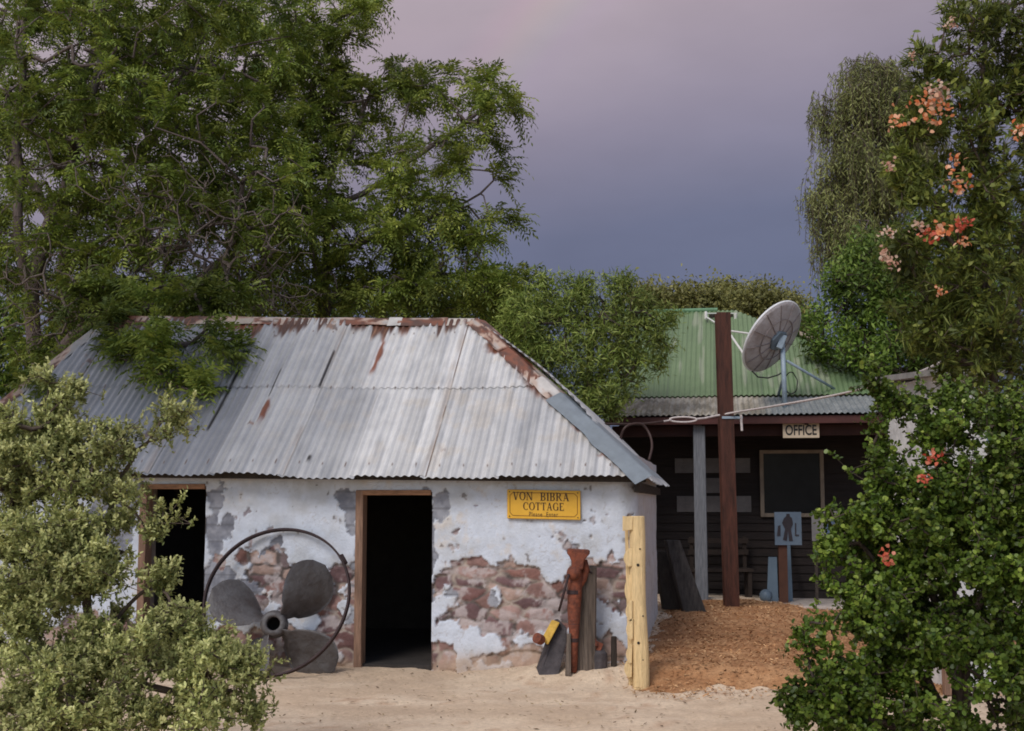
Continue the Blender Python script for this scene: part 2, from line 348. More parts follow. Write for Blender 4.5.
# ------------------------------------------------------------------ the cottage
def onwall(px, py):
    r = ray(px, py); c = np.array([0, 0, EYE])
    t = (P0 - c).dot(D_) / r.dot(D_); p = c + r * t
    return (p - P0).dot(A_), p[2]
def wallpt(s, z, outw=0.0): return P0 + A_ * s - D_ * outw + Z_ * z
cottage = thing('stone_cottage', (*(P0 + A_ * 3.5 + D_ * 1.8)[:2], 0), 'low whitewashed stone cottage with crumbling plaster under a rusty tin hip roof', 'cottage')
LW, DW, TH, RC = 8.0, 3.6, .36, .16
dA = [onwall(355, 600)[0], onwall(432, 600)[0], onwall(400, 492)[1]]   # right-hand doorway
dB = [onwall(139, 560)[0], onwall(205, 560)[0], onwall(180, 486)[1]]   # left-hand doorway
def front_wall():
    ts = np.concatenate([np.arange(-LW, -5.7, .10), np.arange(-5.7, -RC, .0105), -RC + np.linspace(0, 1, 22) * (RC * 1.57), np.arange(.10, DW, .03)])
    ts = np.unique(np.round(np.sort(ts), 5))
    # snap the grid to the door edges
    for d in (dA, dB):
        for e in d[:2]: ts[np.argmin(abs(ts + e))] = -e
    zs = np.unique(np.round(np.concatenate([np.arange(-.12, 2.02, .0115), [dA[2], dB[2]]]), 5))
    T, Zz = np.meshgrid(ts, zs, indexing='ij')
    s = -T
    base = np.zeros(T.shape + (3,)); nor = np.zeros_like(base)
    f = T <= -RC; base[f] = P0 + A_ * s[f][:, None]; nor[f] = -D_
    arcL = RC * 1.5708
    c = (T > -RC) & (T <= -RC + arcL); ph = (T[c] + RC) / RC
    cen = P0 + A_ * RC + D_ * RC; nn = np.cos(ph)[:, None] * -D_ + np.sin(ph)[:, None] * -A_
    base[c] = cen + nn * RC; nor[c] = nn
    e = T > -RC + arcL; base[e] = P0 + D_ * (T[e] + RC - arcL + RC)[:, None]; nor[e] = -A_
    # masks ----------------------------------------------------------
    def field(blobs, amp, sc, seed):
        v = np.full(T.shape, -9.0)
        for px, py, rx, ry in blobs:
            s0, z0 = onwall(px, py)
            q = 1 - np.sqrt(((s - s0) / (rx / 104)) ** 2 + ((Zz - z0) / (ry / 104)) ** 2)
            v = np.maximum(v, q * min(rx, ry) / 30)
        return v + (fbm(s * sc, Zz * sc, 5, seed) - .5) * amp
    stone = field([(450, 600, 22, 36), (478, 583, 30, 24), (510, 590, 34, 27), (540, 602, 26, 24), (500, 615, 55, 26), (470, 622, 34, 20), (548, 632, 24, 26), (525, 655, 70, 14),
                   (592, 570, 16, 18), (603, 583, 26, 24), (614, 605, 13, 20), (604, 640, 10, 12), (622, 590, 16, 26), (640, 560, 8, 30), (440, 655, 20, 18), (612, 650, 30, 12), (580, 600, 14, 50),
                   (272, 572, 26, 19), (300, 573, 20, 17), (335, 577, 14, 10), (247, 558, 16, 7), (225, 562, 8, 9), (275, 650, 60, 22), (332, 628, 18, 34), (228, 648, 24, 26), (352, 650, 14, 30), (300, 600, 60, 9),
                   (148, 660, 40, 40), (100, 650, 60, 40)], 1.05, 7, 31)
    keepw = field([(465, 637, 24, 10), (480, 645, 24, 11), (452, 596, 9, 8), (448, 630, 14, 12), (595, 622, 12, 22), (440, 608, 7, 13), (520, 640, 9, 7), (497, 597, 8, 9), (545, 640, 8, 10)], .55, 11, 37)
    grey = field([(440, 503, 9, 17), (346, 497, 12, 14), (352, 520, 6, 30), (217, 500, 13, 20), (214, 540, 10, 34), (226, 525, 8, 16), (276, 552, 11, 16), (235, 592, 28, 13), (212, 590, 8, 30), (220, 575, 20, 14), (140, 488, 9, 12), (110, 520, 26, 40), (355, 590, 5, 60), (430, 520, 4, 60),
                  (485, 602, 12, 12), (465, 590, 14, 8), (505, 630, 12, 10)], .8, 6, 41)
    S = sm(-.015, .025, stone) * (1 - sm(-.03, .05, keepw)); G = sm(-.012, .018, grey) * (1 - S)
    small = sm(.70, .73, fbm(s * 6, Zz * 6, 4, 77)) * .7; S = np.maximum(S, small * (1 - G) * (Zz < 1.55))
    # stones ---------------------------------------------------------
    cx, cz = [], []
    z = -.1; row = 0
    rs = np.random.RandomState(5)
    while z < 2.0:
        h = rs.uniform(.07, .20); x = -4.0
        while x < 8.1:
            wd = rs.uniform(.12, .52); cx.append(x + wd / 2); cz.append(z + h / 2 + rs.uniform(-.015, .015)); x += wd
        z += h
    cx, cz = np.array(cx, np.float32), np.array(cz, np.float32)
    wx = (s + (fbm(s * 8, Zz * 8, 3, 51) - .5) * .10).ravel().astype(np.float32); wz = (Zz + (fbm(s * 8, Zz * 8, 3, 55) - .5) * .07).ravel().astype(np.float32)
    d1 = np.full(wx.size, 9., np.float32); d2 = np.full(wx.size, 9., np.float32); ids = np.zeros(wx.size, int)
    for i in range(len(cx)):
        near = slice(None)
        dd = np.sqrt(((wx - cx[i]) * .5) ** 2 + (wz - cz[i]) ** 2)
        m1 = dd < d1
        d2 = np.where(m1, d1, np.minimum(d2, dd)); ids = np.where(m1, i, ids); d1 = np.where(m1, dd, d1)
    edge = (d2 - d1).reshape(T.shape); ids = ids.reshape(T.shape)
    body = sm(.006, .03, edge)
    pal = np.array([(.155, .080, .074), (.215, .125, .110), (.275, .180, .160), (.140, .082, .084), (.32, .225, .19), (.185, .095, .080), (.19, .14, .142), (.245, .145, .128)])
    pc = pal[rs.randint(len(pal), size=len(cx))] * rs.uniform(.8, 1.2, (len(cx), 1))
    n1, n2, n3 = fbm(s * 5, Zz * 5, 4, 61), fbm(s * 17, Zz * 17, 3, 65), fbm(s * 2.2, Zz * 2.2, 3, 69)
    stc = pc[ids] * (.75 + .5 * n2[..., None])
    mortar = lerp((.085, .068, .062), (.33, .27, .23), sm(.45, .68, n1)); stc = lerp(mortar, stc, body)
    stc = lerp(stc, (.43, .375, .37), .70 * sm(.52, .66, fbm(s * 10, Zz * 10, 4, 67)))        # lime still clinging to the stones
    pl = lerp((.525, .56, .635), (.46, .475, .51), sm(.4, .75, n1)); pl = lerp(pl, (.54, .46, .38), .5 * sm(.58, .74, n3 * .6 + n2 * .4))
    pl = lerp(pl, (.13, .11, .10), .8 * sm(.74, .80, n2) * sm(.5, .6, n1))
    crack = np.abs(fbm(s * 3.1, Zz * 3.1, 4, 73) - .5); pl = lerp(pl, (.34, .31, .30), .5 * (1 - sm(.002, .008, crack)))
    gy = lerp((.15, .155, .185), (.29, .295, .33), sm(.3, .7, n2 * .5 + n1 * .5)); gy = lerp(gy, (.11, .11, .12), .6 * (1 - sm(.005, .012, np.minimum(np.abs((Zz % .16) - .08), 1))))
    dirt = (1 - sm(.02, .30, Zz + (n1 - .5) * .35)); 
    col = lerp(pl, gy, G); col = lerp(col, stc, S); col = lerp(col, (.40, .29, .21), .75 * dirt)
    col = lerp(col, (.50, .45, .41), sm(0, .5, T) * .5)
    rel = (1 - S) * (1 - G) * (.016 + (n1 - .5) * .018) + G * ((n1 - .5) * .008) + S * (body * (.006 + .006 * sm(0, .07, edge)) - .016 + (n2 - .5) * .014 + (fbm(s * 34, Zz * 34, 3, 79) - .5) * .010 + (TAB[ids & 255, (ids * 7) & 255] - .5) * .012)
    rel = rel + (n3 - .5) * .03
    nearedge = np.zeros_like(T)
    V = base + nor * rel[..., None] + Z_ * Zz[..., None]
    F = grid_faces(len(ts), len(zs))
    fc_s = s.ravel()[F].mean(1); fc_z = Zz.ravel()[F].mean(1)
    hole = np.zeros(len(F), bool)
    for d in (dA, dB): hole |= (fc_s < d[0]) & (fc_s > d[1]) & (fc_z < d[2])
    o = npmesh('front_wall', V.reshape(-1, 3), [F[~hole]], M['wall'], cottage, col=np.clip(col, .01, .8).reshape(-1, 3), smooth=True)
    # inside face, reveals, back and far walls
    b = MB(); q = MB()
    for d in (dA, dB):
        b = MB()
        for e, k in ((d[0], -1), (d[1], 1)):
            b.add([wallpt(e, -.1, .012), wallpt(e, -.1, -TH), wallpt(e, d[2], -TH), wallpt(e, d[2], .012)], [(0, 1, 2, 3)])
        b.add([wallpt(d[0], d[2], .012), wallpt(d[1], d[2], .012), wallpt(d[1], d[2], -TH), wallpt(d[0], d[2], -TH)], [(0, 1, 2, 3)])
        b.build('door_reveal', M['reveal'], cottage)
    segs = [(LW, dB[0]), (dB[1], dA[0]), (dA[1], .35)]
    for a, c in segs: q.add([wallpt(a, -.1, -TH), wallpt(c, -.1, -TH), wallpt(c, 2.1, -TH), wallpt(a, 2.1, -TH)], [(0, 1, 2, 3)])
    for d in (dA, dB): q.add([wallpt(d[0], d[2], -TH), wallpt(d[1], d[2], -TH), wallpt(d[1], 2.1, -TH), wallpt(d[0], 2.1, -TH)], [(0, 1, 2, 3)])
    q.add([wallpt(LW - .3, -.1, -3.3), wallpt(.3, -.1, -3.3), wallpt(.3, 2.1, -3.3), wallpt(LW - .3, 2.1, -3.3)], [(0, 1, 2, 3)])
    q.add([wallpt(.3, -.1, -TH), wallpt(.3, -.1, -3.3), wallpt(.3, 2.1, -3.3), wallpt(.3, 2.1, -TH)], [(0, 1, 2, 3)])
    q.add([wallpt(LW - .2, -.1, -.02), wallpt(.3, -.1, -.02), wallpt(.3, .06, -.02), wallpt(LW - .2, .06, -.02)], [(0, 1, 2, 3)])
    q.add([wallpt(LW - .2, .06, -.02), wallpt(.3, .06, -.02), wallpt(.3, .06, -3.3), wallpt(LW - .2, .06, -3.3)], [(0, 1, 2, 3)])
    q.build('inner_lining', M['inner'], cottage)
    r = MB()
    r.add([wallpt(LW, -.1), wallpt(LW, -.1, -DW), wallpt(LW, 2.0, -DW), wallpt(LW, 2.0)], [(0, 1, 2, 3)])
    r.add([wallpt(LW, -.1, -DW), wallpt(0, -.1, -DW), wallpt(0, 2.0, -DW), wallpt(LW, 2.0, -DW)], [(0, 1, 2, 3)])
    r.build('back_wall', M['plain'], cottage)
front_wall()

FR = P0 - A_ * .12 - D_ * .28
HL, HD, LR, HLL = 1.97, 2.05, 4.33, .95
LE = HL + HLL + LR
ze = lambda e: 1.80 + .0115 * np.asarray(e, float)
zr = lambda e: 3.555 + .030 * np.clip(np.asarray(e, float) - HL, 0, LR)
TIN = dict(light=(.53, .52, .515), mid=(.235, .24, .258), dark=(.24, .25, .275), rust=(.175, .058, .030), brown=(.075, .036, .026))  # mid: dull tin, also darkened to carry painted shade at the left end
def roof_face(kind, pitch=.0762, amp=.0095, fine=True):
    """corrugated sheets on one face of the hip roof; returns V, F, col"""
    L = LE if kind in ('front', 'back') else 2 * HD
    half = HL if kind in ('front', 'back') else HD
    def pos(g, v):
        g, v = np.broadcast_arrays(g, v)
        if kind == 'front': o = FR + A_ * g[..., None]; up = D_; run = HD; z0, z1 = ze(g), zr(g)
        elif kind == 'back': o = FR + D_ * (2 * HD) + A_ * g[..., None]; up = -D_; run = HD; z0, z1 = ze(g), zr(g)
        elif kind == 'right': o = FR + D_ * g[..., None]; up = A_; run = HL; z0, z1 = ze(0) + 0 * g - .03 * g / L, zr(0) + 0 * g
        else: o = FR + A_ * LE + D_ * g[..., None]; up = -A_; run = HLL; z0, z1 = ze(LE) + 0 * g, zr(LE) + 0 * g
        return o + up * (run * v)[..., None] + Z_ * (z0 + (z1 - z0) * v)[..., None], up, run
    Vs, Fs, Cs = [], [], []; off = 0
    step = pitch / (10 if fine else 4)
    sheet = 9 * pitch
    nsh = int(math.ceil(L / sheet))
    rows = [(-.005, .545, .006), (.525, 1.0, .0)] if fine else [(0, 1, 0)]
    rs = np.random.RandomState({'front': 4, 'back': 5, 'right': 6, 'left': 7}[kind])
    for r, (v0, v1, lift) in enumerate(rows):
        for k in range(nsh):
            g0, g1 = k * sheet - .03, min(L, (k + 1) * sheet + .03)
            gs = np.arange(max(0, g0), g1 + 1e-6, step)
            vmax = np.clip(np.minimum(gs / half, (L - gs) / (HLL if kind in ('front', 'back') else half)), 0, 1)
            ok = vmax > v0 + .002
            jit = rs.uniform(-.008, .008); tint = rs.uniform(-1, 1); skew = rs.uniform(-.004, .004)
            if ok.sum() < 3: continue
            gs, vmax = gs[ok], vmax[ok]
            nr = 44 if fine else 4
            top = np.minimum(v1, vmax)
            fr = np.linspace(0, 1, nr)
            ragged = (vn(gs * 9, gs * 0, 3 + k) - .5) * .010
            V0 = v0 + jit + ragged + skew * (gs - gs[0]) if r == 0 else v0 + jit * .3 + 0 * gs
            Vv = V0[:, None] + (top - V0)[:, None] * fr[None, :]
            G = np.repeat(gs[:, None], nr, 1)
            P, up, run = pos(G, Vv)
            # face normal (horizontal part is minus up)
            rise = 1.74 / run; nvec = (-up * rise + Z_); nvec = nvec / np.linalg.norm(nvec)
            h = amp * np.sin(2 * math.pi * G / pitch) + (.004 if r == 0 else .010) + rs.uniform(0, .004) + (k % 2) * .0035
            sag = (vn(G * 1.1, Vv * 2.5, 9) - .5) * .045 + (.10 * np.sin(math.pi * np.clip(Vv, 0, 1)) * sm(0, .8, np.minimum(G, L - G)) if kind == 'right' else 0)
            P = P + nvec * (h + sag)[..., None]
            # colour of the metal, with tree shade over the left end painted in
            n1 = fbm(G * 1.6, Vv * 5, 4, 81); n2 = fbm(G * 14, Vv * 5, 3, 83); n3 = fbm(G * 5, Vv * 14, 4, 87)
            sh = {'front': sm(4.0, 2.2, G) if False else 1 - sm(2.0, 5.0, G)}.get(kind, np.full(G.shape, .7))  # front sheets fade darker leftwards, a tree's shade put into the tin colour
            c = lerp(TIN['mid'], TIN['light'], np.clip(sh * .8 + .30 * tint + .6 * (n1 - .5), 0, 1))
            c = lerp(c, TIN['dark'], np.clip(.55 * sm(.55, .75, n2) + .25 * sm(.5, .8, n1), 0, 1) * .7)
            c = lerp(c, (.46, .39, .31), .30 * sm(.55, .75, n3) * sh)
            drip = fbm(G * 11, Vv * 1.2, 3, 91)
            ru = sm(.90, .955, Vv + (drip - .56) * .30)
            ru = np.maximum(ru, .75 * sm(.775, .80, n3) * sm(.5, .6, n1))
            if kind == 'front':
                hipd = (np.minimum(vmax, 1)[:, None] - Vv) * half * 0 + (G - Vv * half)   # metres from the right hip
                ru = np.maximum(ru, sm(.17, .02, hipd + (n3 - .5) * .16) if False else (1 - sm(.10, .22, hipd + (n3 - .5) * .22)) * sm(.50, .60, fbm(G * 2 + Vv * 3, Vv * 6, 2, 95) + .08))
                for px, y0, y1, wd, dk in ((378, 336, 372, .028, 0), (264, 402, 424, .025, 0), (224, 368, 432, .014, 1), (327, 352, 388, .012, 1), (275, 372, 398, .010, 1), (309, 457, 463, .02, 1)):
                    g_, v_a = rootuv(px if not dk else px, y0); gb, v_b = rootuv(px, y1)
                    gm = rootuv(px, (y0 + y1) / 2)[0]
                    rag = 0 if dk else 1; jn = (fbm(G * 22, Vv * 16, 3, 97) - .5); m = (1 - sm(wd * .5, wd * 1.5, np.abs(G - gm) + jn * wd * (2.4 if rag else .5))) * sm(v_b - .01 - .02 * rag, v_b + .01 + .02 * rag, Vv + jn * .06 * rag) * (1 - sm(v_a - .01 - .02 * rag, v_a + .01 + .02 * rag, Vv + jn * .06 * rag))
                    c = lerp(c, (.014, .012, .013) if dk else TIN['rust'], m)
                ru = np.maximum(ru, .9 * (1 - sm(.0, .05, np.abs(G - .12) + Vv * .8 + (n3 - .5) * .08)))
                lap = (1 - sm(.0, .006, np.abs(Vv - .545 - jit * 0))) * (r == 0); c = lerp(c, TIN['brown'], .6 * lap * sm(.35, .6, n2))
                ed = G - gs[0]; c = lerp(c, TIN['dark'] if k % 3 else TIN['brown'], (ed < .010) * sm(.36, .46, n1) * .9); st_ = sm(.12, .0, ed) if False else (1 - sm(.0, .10, ed)); c = lerp(c, (.30, .22, .16), .40 * st_ * sm(.45, .6, n2)); c = c * (1 + (TAB[(np.floor(G / pitch).astype(int) * 7 + r * 3) & 255, 5] - .5) * .22)[..., None]
                nails = ((np.abs(((G / pitch) % 3) - 1.25) < .10) & (np.minimum(np.abs(Vv - .06), np.minimum(np.abs(Vv - .52), np.abs(Vv - .90))) < .008)); c = lerp(c, (.10, .06, .045), nails * .85)
            rc = lerp(TIN['rust'], TIN['brown'], sm(.35, .7, n1)); rc = lerp(rc, (.34, .17, .09), .7 * sm(.55, .75, n2))
            c = lerp(c, rc, np.clip(ru, 0, 1))
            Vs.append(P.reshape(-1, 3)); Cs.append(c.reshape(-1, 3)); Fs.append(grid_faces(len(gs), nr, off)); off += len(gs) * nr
    return np.concatenate(Vs), np.concatenate(Fs), np.concatenate(Cs)
def rootuv(px, py):
    """front roof plane: distance along the eave from the right corner, fraction up the slope"""
    r = ray(px, py); c = np.array([0, 0, EYE]); p0 = FR + Z_ * 1.82; up = D_ * HD + Z_ * 1.78
    n = np.cross(A_, up); t = (p0 - c).dot(n) / r.dot(n); p = c + r * t - p0
    return p.dot(A_), p.dot(D_) / HD
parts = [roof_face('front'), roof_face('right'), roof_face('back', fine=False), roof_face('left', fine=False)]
off = 0; V, F, K = [], [], []
for v, f, c in parts: V.append(v); F.append(f + off); K.append(c); off += len(v)
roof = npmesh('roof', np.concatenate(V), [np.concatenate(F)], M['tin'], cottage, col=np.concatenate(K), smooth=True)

def cap_strip(p, q, w1, w2, n1, n2, name, rustiness, base, seed, lift=.022, liftw=0):
    """a folded cap from p to q; wing 1 lies on the face with normal n1, wing 2 on n2"""
    p, q, n1, n2 = map(np.asarray, (p, q, n1, n2)); h = (q - p) / np.linalg.norm(q - p)
    def wing(nr, other):
        d = np.cross(h, nr); d /= np.linalg.norm(d)
        return d if d.dot(other) < 0 else -d
    d1, d2 = wing(n1, n2), wing(n2, n1)
    L = np.linalg.norm(q - p); nu = max(12, int(L / .02)); us = np.linspace(0, 1, nu)
    ws = np.concatenate([-np.linspace(1, .12, 9), [0], np.linspace(.12, 1, 9)])
    U, W = np.meshgrid(us, ws, indexing='ij')
    nm = (n1 + n2) / np.linalg.norm(n1 + n2)
    wav = (vn(U * L * 5, W * 0, seed) - .5)
    off1 = np.where(W < 0, -W * (w1 + wav * .03), 0); off2 = np.where(W > 0, W * (w2 + wav * .03), 0)
    lw = liftw * np.clip(W, 0, 1)
    X = p + (q - p) * U[..., None] + nm * lw[..., None] + d1 * off1[..., None] + d2 * off2[..., None] + nm * (lift + .014 * (1 - np.abs(W)) + (vn(U * L * 3, W * 2, seed + 3) - .5) * .014)[..., None]
    n_ = fbm(U * L * 3.2, W * .9 + 7, 4, seed); m_ = fbm(U * L * 10, W * 3, 3, seed + 5)
    c = lerp(base, [b * .72 for b in base], m_)
    ru = sm(.60 - rustiness * .22, .68 - rustiness * .22, n_ * .7 + m_ * .3); c = lerp(c, (.40, .25, .17), .6 * sm(.50 - rustiness * .22, .60 - rustiness * .22, n_) * (rustiness > 0))
    rc = lerp(TIN['rust'], TIN['brown'], sm(.3, .7, m_)); c = lerp(c, rc, ru * (rustiness > 0))
    return npmesh(name, X.reshape(-1, 3), [grid_faces(nu, len(ws))], M['cap'], cottage, col=c.reshape(-1, 3), smooth=True)
RRp = FR + A_ * HL + D_ * HD + Z_ * float(zr(HL)); RLp = FR + A_ * (HL + LR) + D_ * HD + Z_ * float(zr(HL + LR))
FRp = FR + Z_ * float(ze(0)); FLp = FR + A_ * LE + Z_ * float(ze(LE))
nF = -D_ * 1.75 + Z_ * HD; nF /= np.linalg.norm(nF); nR = -A_ * 1.75 + Z_ * HL; nR /= np.linalg.norm(nR)
nB = D_ * 1.75 + Z_ * HD; nB /= np.linalg.norm(nB); nL = A_ * 1.75 + Z_ * HLL; nL /= np.linalg.norm(nL)
def capped(o): o.parent = roof; o.location = (0, 0, 0); return o
for a, b, ru, bs in ((-.01, .085, .0, (.5, .45, .40)), (.07, .20, .85, (.4, .37, .35)), (.19, .225, 0, (.52, .5, .48)), (.215, .50, .95, (.4, .37, .35)), (.49, .60, .45, (.46, .43, .41)), (.59, .83, .6, (.42, .36, .3)), (.82, 1.0, .9, (.4, .36, .32))):
    L_ = RLp - RRp; capped(cap_strip(RRp + L_ * a, RRp + L_ * b, .13, .13, nF, nB, 'ridge_cap', ru, bs, int(a * 100) + 3, lift=.022 + .004 * (int(a * 50) % 2)))
for a, b, ru, bs, wd, li in ((.0, .46, 0, (.185, .215, .245), .17, .050), (.44, .57, .25, (.50, .47, .45), .14, .040), (.55, .80, .80, (.46, .41, .38), .13, .030), (.78, 1.0, .85, (.42, .36, .33), .12, .036)):
    H_ = RRp - FRp; capped(cap_strip(FRp + H_ * (a - (.02 if a == 0 else 0)), FRp + H_ * b, wd, wd * 1.1, nF, nR, 'hip_cap', ru, bs, int(a * 100) + 40, lift=li, liftw=.05))
H_ = RLp - FLp; capped(cap_strip(FLp, FLp + H_, .12, .12, nF, nL, 'hip_cap', .25, (.30, .29, .285), 91))
# eave boards, door frames
b = MB()
for i in range(12):
    e0, e1 = LE * i / 12 + .002, LE * (i + 1) / 12
    for e in (e0,):
        a0 = FR + A_ * e0 + D_ * .12; a1 = FR + A_ * e1 + D_ * .12; z0, z1 = float(ze(e0)) + .02, float(ze(e1)) + .02
        b.hexa([a0 + Z_ * (z0 - .06), a1 + Z_ * (z1 - .06), a1 + D_ * .05 + Z_ * (z1 - .06), a0 + D_ * .05 + Z_ * (z0 - .06), a0 + Z_ * z0, a1 + Z_ * z1, a1 + D_ * .05 + Z_ * z1, a0 + D_ * .05 + Z_ * z0])
b.build('eave_board', M['darkwood'], cottage)
b = MB()
a0 = FR + D_ * .1 + A_ * .06; a1 = FR + D_ * 4.0 + A_ * .06
b.hexa([a0 + Z_ * 1.67, a1 + Z_ * 1.66, a1 + A_ * .05 + Z_ * 1.66, a0 + A_ * .05 + Z_ * 1.67, a0 + Z_ * 1.76, a1 + Z_ * 1.74, a1 + A_ * .05 + Z_ * 1.74, a0 + A_ * .05 + Z_ * 1.76])
b.build('eave_board', M['darkwood'], cottage)
for d in (dA, dB):
    f = MB()
    f.hexa([wallpt(d[0], -.03, .03), wallpt(d[0] - .075, -.03, .03), wallpt(d[0] - .075, -.03, -.12), wallpt(d[0], -.03, -.12), wallpt(d[0], d[2] + .02, .03), wallpt(d[0] - .075, d[2] + .02, .03), wallpt(d[0] - .075, d[2] + .02, -.12), wallpt(d[0], d[2] + .02, -.12)])
    fr = f.build('door_frame', M['doorwood'], cottage, bevel=.008)
    f = MB(); zt = d[2] + .02
    f.hexa([wallpt(d[0] - .070, d[2] - .03, .035), wallpt(d[1] + .01, d[2] - .03, .035), wallpt(d[1] + .01, d[2] - .03, -.14), wallpt(d[0] - .070, d[2] - .03, -.14), wallpt(d[0] - .070, zt, .035), wallpt(d[1] + .01, zt, .035), wallpt(d[1] + .01, zt, -.14), wallpt(d[0] - .070, zt, -.14)])
    f.build('door_lintel', M['lintel'], cottage, bevel=.006)

# ------------------------------------------------------------------ lettering
class Letters:
    """Roman capitals with serifs, cut as flat strokes 1 unit high"""
    def __init__(s): s.q = []
    def st(s, x0, y0, x1, y1, w):       # stroke, w = horizontal width
        s.q.append([(x0 - w / 2, y0), (x0 + w / 2, y0), (x1 + w / 2, y1), (x1 - w / 2, y1)])
    def bar(s, x0, x1, y, h): s.q.append([(x0, y - h / 2), (x1, y - h / 2), (x1, y + h / 2), (x0, y + h / 2)])
    def ring(s, cx, cy, rx, ry, ts, tt, a0, a1, n=20):
        for i in range(n):
            p = []
            for a, k in ((a0 + (a1 - a0) * i / n, 0), (a0 + (a1 - a0) * (i + 1) / n, 0), (a0 + (a1 - a0) * (i + 1) / n, 1), (a0 + (a1 - a0) * i / n, 1)):
                p.append((cx + (rx - k * ts) * math.cos(R(a)), cy + (ry - k * tt) * math.sin(R(a))))
            s.q.append(p)
    def glyph(s, ch):
        T, t, sf = .17, .075, .05
        f = lambda x, y, w=.30: s.bar(x - w / 2, x + w / 2, y + (sf / 2 if y < .5 else -sf / 2), sf)
        if ch == 'V': s.st(.13, 1, .40, 0, T); s.st(.70, 1, .44, 0, t); f(.13, 1); f(.70, 1, .24); return .84
        if ch == 'A': s.st(.14, 0, .42, 1, t); s.st(.72, 0, .42, 1, T); s.bar(.24, .62, .34, t); f(.14, 0, .24); f(.72, 0); return .88
        if ch == 'O': s.ring(.47, .5, .45, .52, .17, .06, 0, 360, 32); return .94
        if ch == 'C': s.ring(.47, .5, .45, .52, .17, .06, 48, 312, 28); s.bar(.72, .80, .80, .26); return .86
        if ch == 'G': s.ring(.47, .5, .45, .52, .17, .06, 48, 312, 28); s.bar(.72, .80, .80, .24); s.st(.78, .02, .78, .44, T); f(.76, .44, .3); return .94
        if ch == 'N': s.st(.14, 0, .14, 1, t); s.st(.80, 0, .80, 1, t); s.st(.16, 1, .78, 0, T); f(.14, 0, .24); f(.80, 1, .24); return .94
        if ch == 'I': s.st(.18, 0, .18, 1, T); f(.18, 0); f(.18, 1); return .38
        if ch == 'T': s.st(.40, 0, .40, 1, T); s.bar(.04, .76, .965, .07); f(.40, 0); s.bar(.03, .08, .86, .25); s.bar(.72, .77, .86, .25); return .82
        if ch == 'E': s.st(.17, 0, .17, 1, T); s.bar(.05, .66, .965, .07); s.bar(.05, .70, .035, .07); s.bar(.2, .52, .52, .07); s.bar(.62, .67, .87, .24); s.bar(.66, .71, .13, .26); return .76
        if ch in 'BR':
            s.st(.17, 0, .17, 1, T); f(.15, 0); f(.15, 1)
            s.bar(.2, .42, .97, .06); s.bar(.2, .42, .51, .06); s.ring(.40, .745, .28, .255, .16, .06, -90, 90, 14)
            if ch == 'B': s.bar(.2, .42, .03, .06); s.ring(.40, .265, .33, .265, .17, .06, -90, 90, 14); return .80
            s.st(.76, 0, .42, .5, T); f(.78, 0, .24); return .90
        return .45
    def word(s, txt, gap=.07):
        x = 0; allq = []
        for ch in txt:
            s.q = []; a = s.glyph(ch); allq += [[(x + u, v) for u, v in p] for p in s.q]; x += a + gap
        return allq, x - gap
def put_letters(name, m, parent, O, ux, uz, nrm, rows, thick=.002):
    """rows: (text, x centre, y base, height, width)"""
    mb = MB(); L = Letters(); O, ux, uz, nrm = map(np.asarray, (O, ux, uz, nrm))
    for k, (t, xc, yb, h, wd) in enumerate(rows):
        qs, W = L.word(t); sx = wd / W
        for i, p in enumerate(qs):
            o = O + nrm * (.0006 * (i % 5))
            mb.add([o + ux * (xc - wd / 2 + u * sx) + uz * (yb + v * h) for u, v in p], [(0, 1, 2, 3)])
    return mb.build(name, m, parent)
def text_mesh(name, txt, m, parent, O, ux, uz, nrm, h, wd, spacing=1.0, fat=0.0):
    cu = bpy.data.curves.new('t', 'FONT'); cu.body = txt; cu.align_x = 'CENTER'; cu.size = 1; cu.space_character = spacing; cu.offset = fat
    o = bpy.data.objects.new('t', cu); C.objects.link(o)
    dg = bpy.context.evaluated_depsgraph_get(); me = bpy.data.meshes.new_from_object(o.evaluated_get(dg))
    bpy.data.objects.remove(o)
    v = np.array([tuple(p.co) for p in me.vertices]); mn, mx = v.min(0), v.max(0)
    u = (v[:, 0] - (mn[0] + mx[0]) / 2) / (mx[0] - mn[0]) * wd; q = (v[:, 1] - mn[1]) / (mx[1] - mn[1]) * h
    P = np.asarray(O) + np.asarray(ux) * u[:, None] + np.asarray(uz) * q[:, None]
    P = P - np.array(parent.location)
    for i, p in enumerate(me.vertices): p.co = P[i]
    me.name = name; me.materials.clear()
    return link(name, me, m, parent)

# ------------------------------------------------------------------ cottage name board
sA, zA = onwall(508, 519); sB, zB = onwall(581, 490)
sc_, zc_ = (sA + sB) / 2, (zA + zB) / 2; wS, hS = abs(sA - sB), zB - zA
sgn = thing('cottage_sign', wallpt(sc_, zc_, .05), 'yellow painted name board of the cottage fixed under the eave', 'sign')
ux, uz, nr = -A_ + Z_ * -.020, Z_ + A_ * .0, -D_
ux = ux / np.linalg.norm(ux)
Os = wallpt(sc_, zc_, .055)
b = MB(); 
cr_ = [Os + ux * x * wS / 2 + uz * z * hS / 2 for x, z in ((-1, -1), (1, -1), (1, 1), (-1, 1))]
b.prism(cr_, -nr * .025); b.build('board', M['signyellow'], sgn, bevel=.006)
b = MB(); m_ = .028; ww, hh = wS / 2 - m_, hS / 2 - m_
O2 = Os + nr * .0025; c_ = .028
loop = [(-ww + c_, -hh), (ww - c_, -hh), (ww, -hh + c_), (ww, hh - c_), (ww - c_, hh), (-ww + c_, hh), (-ww, hh - c_), (-ww, -hh + c_)]
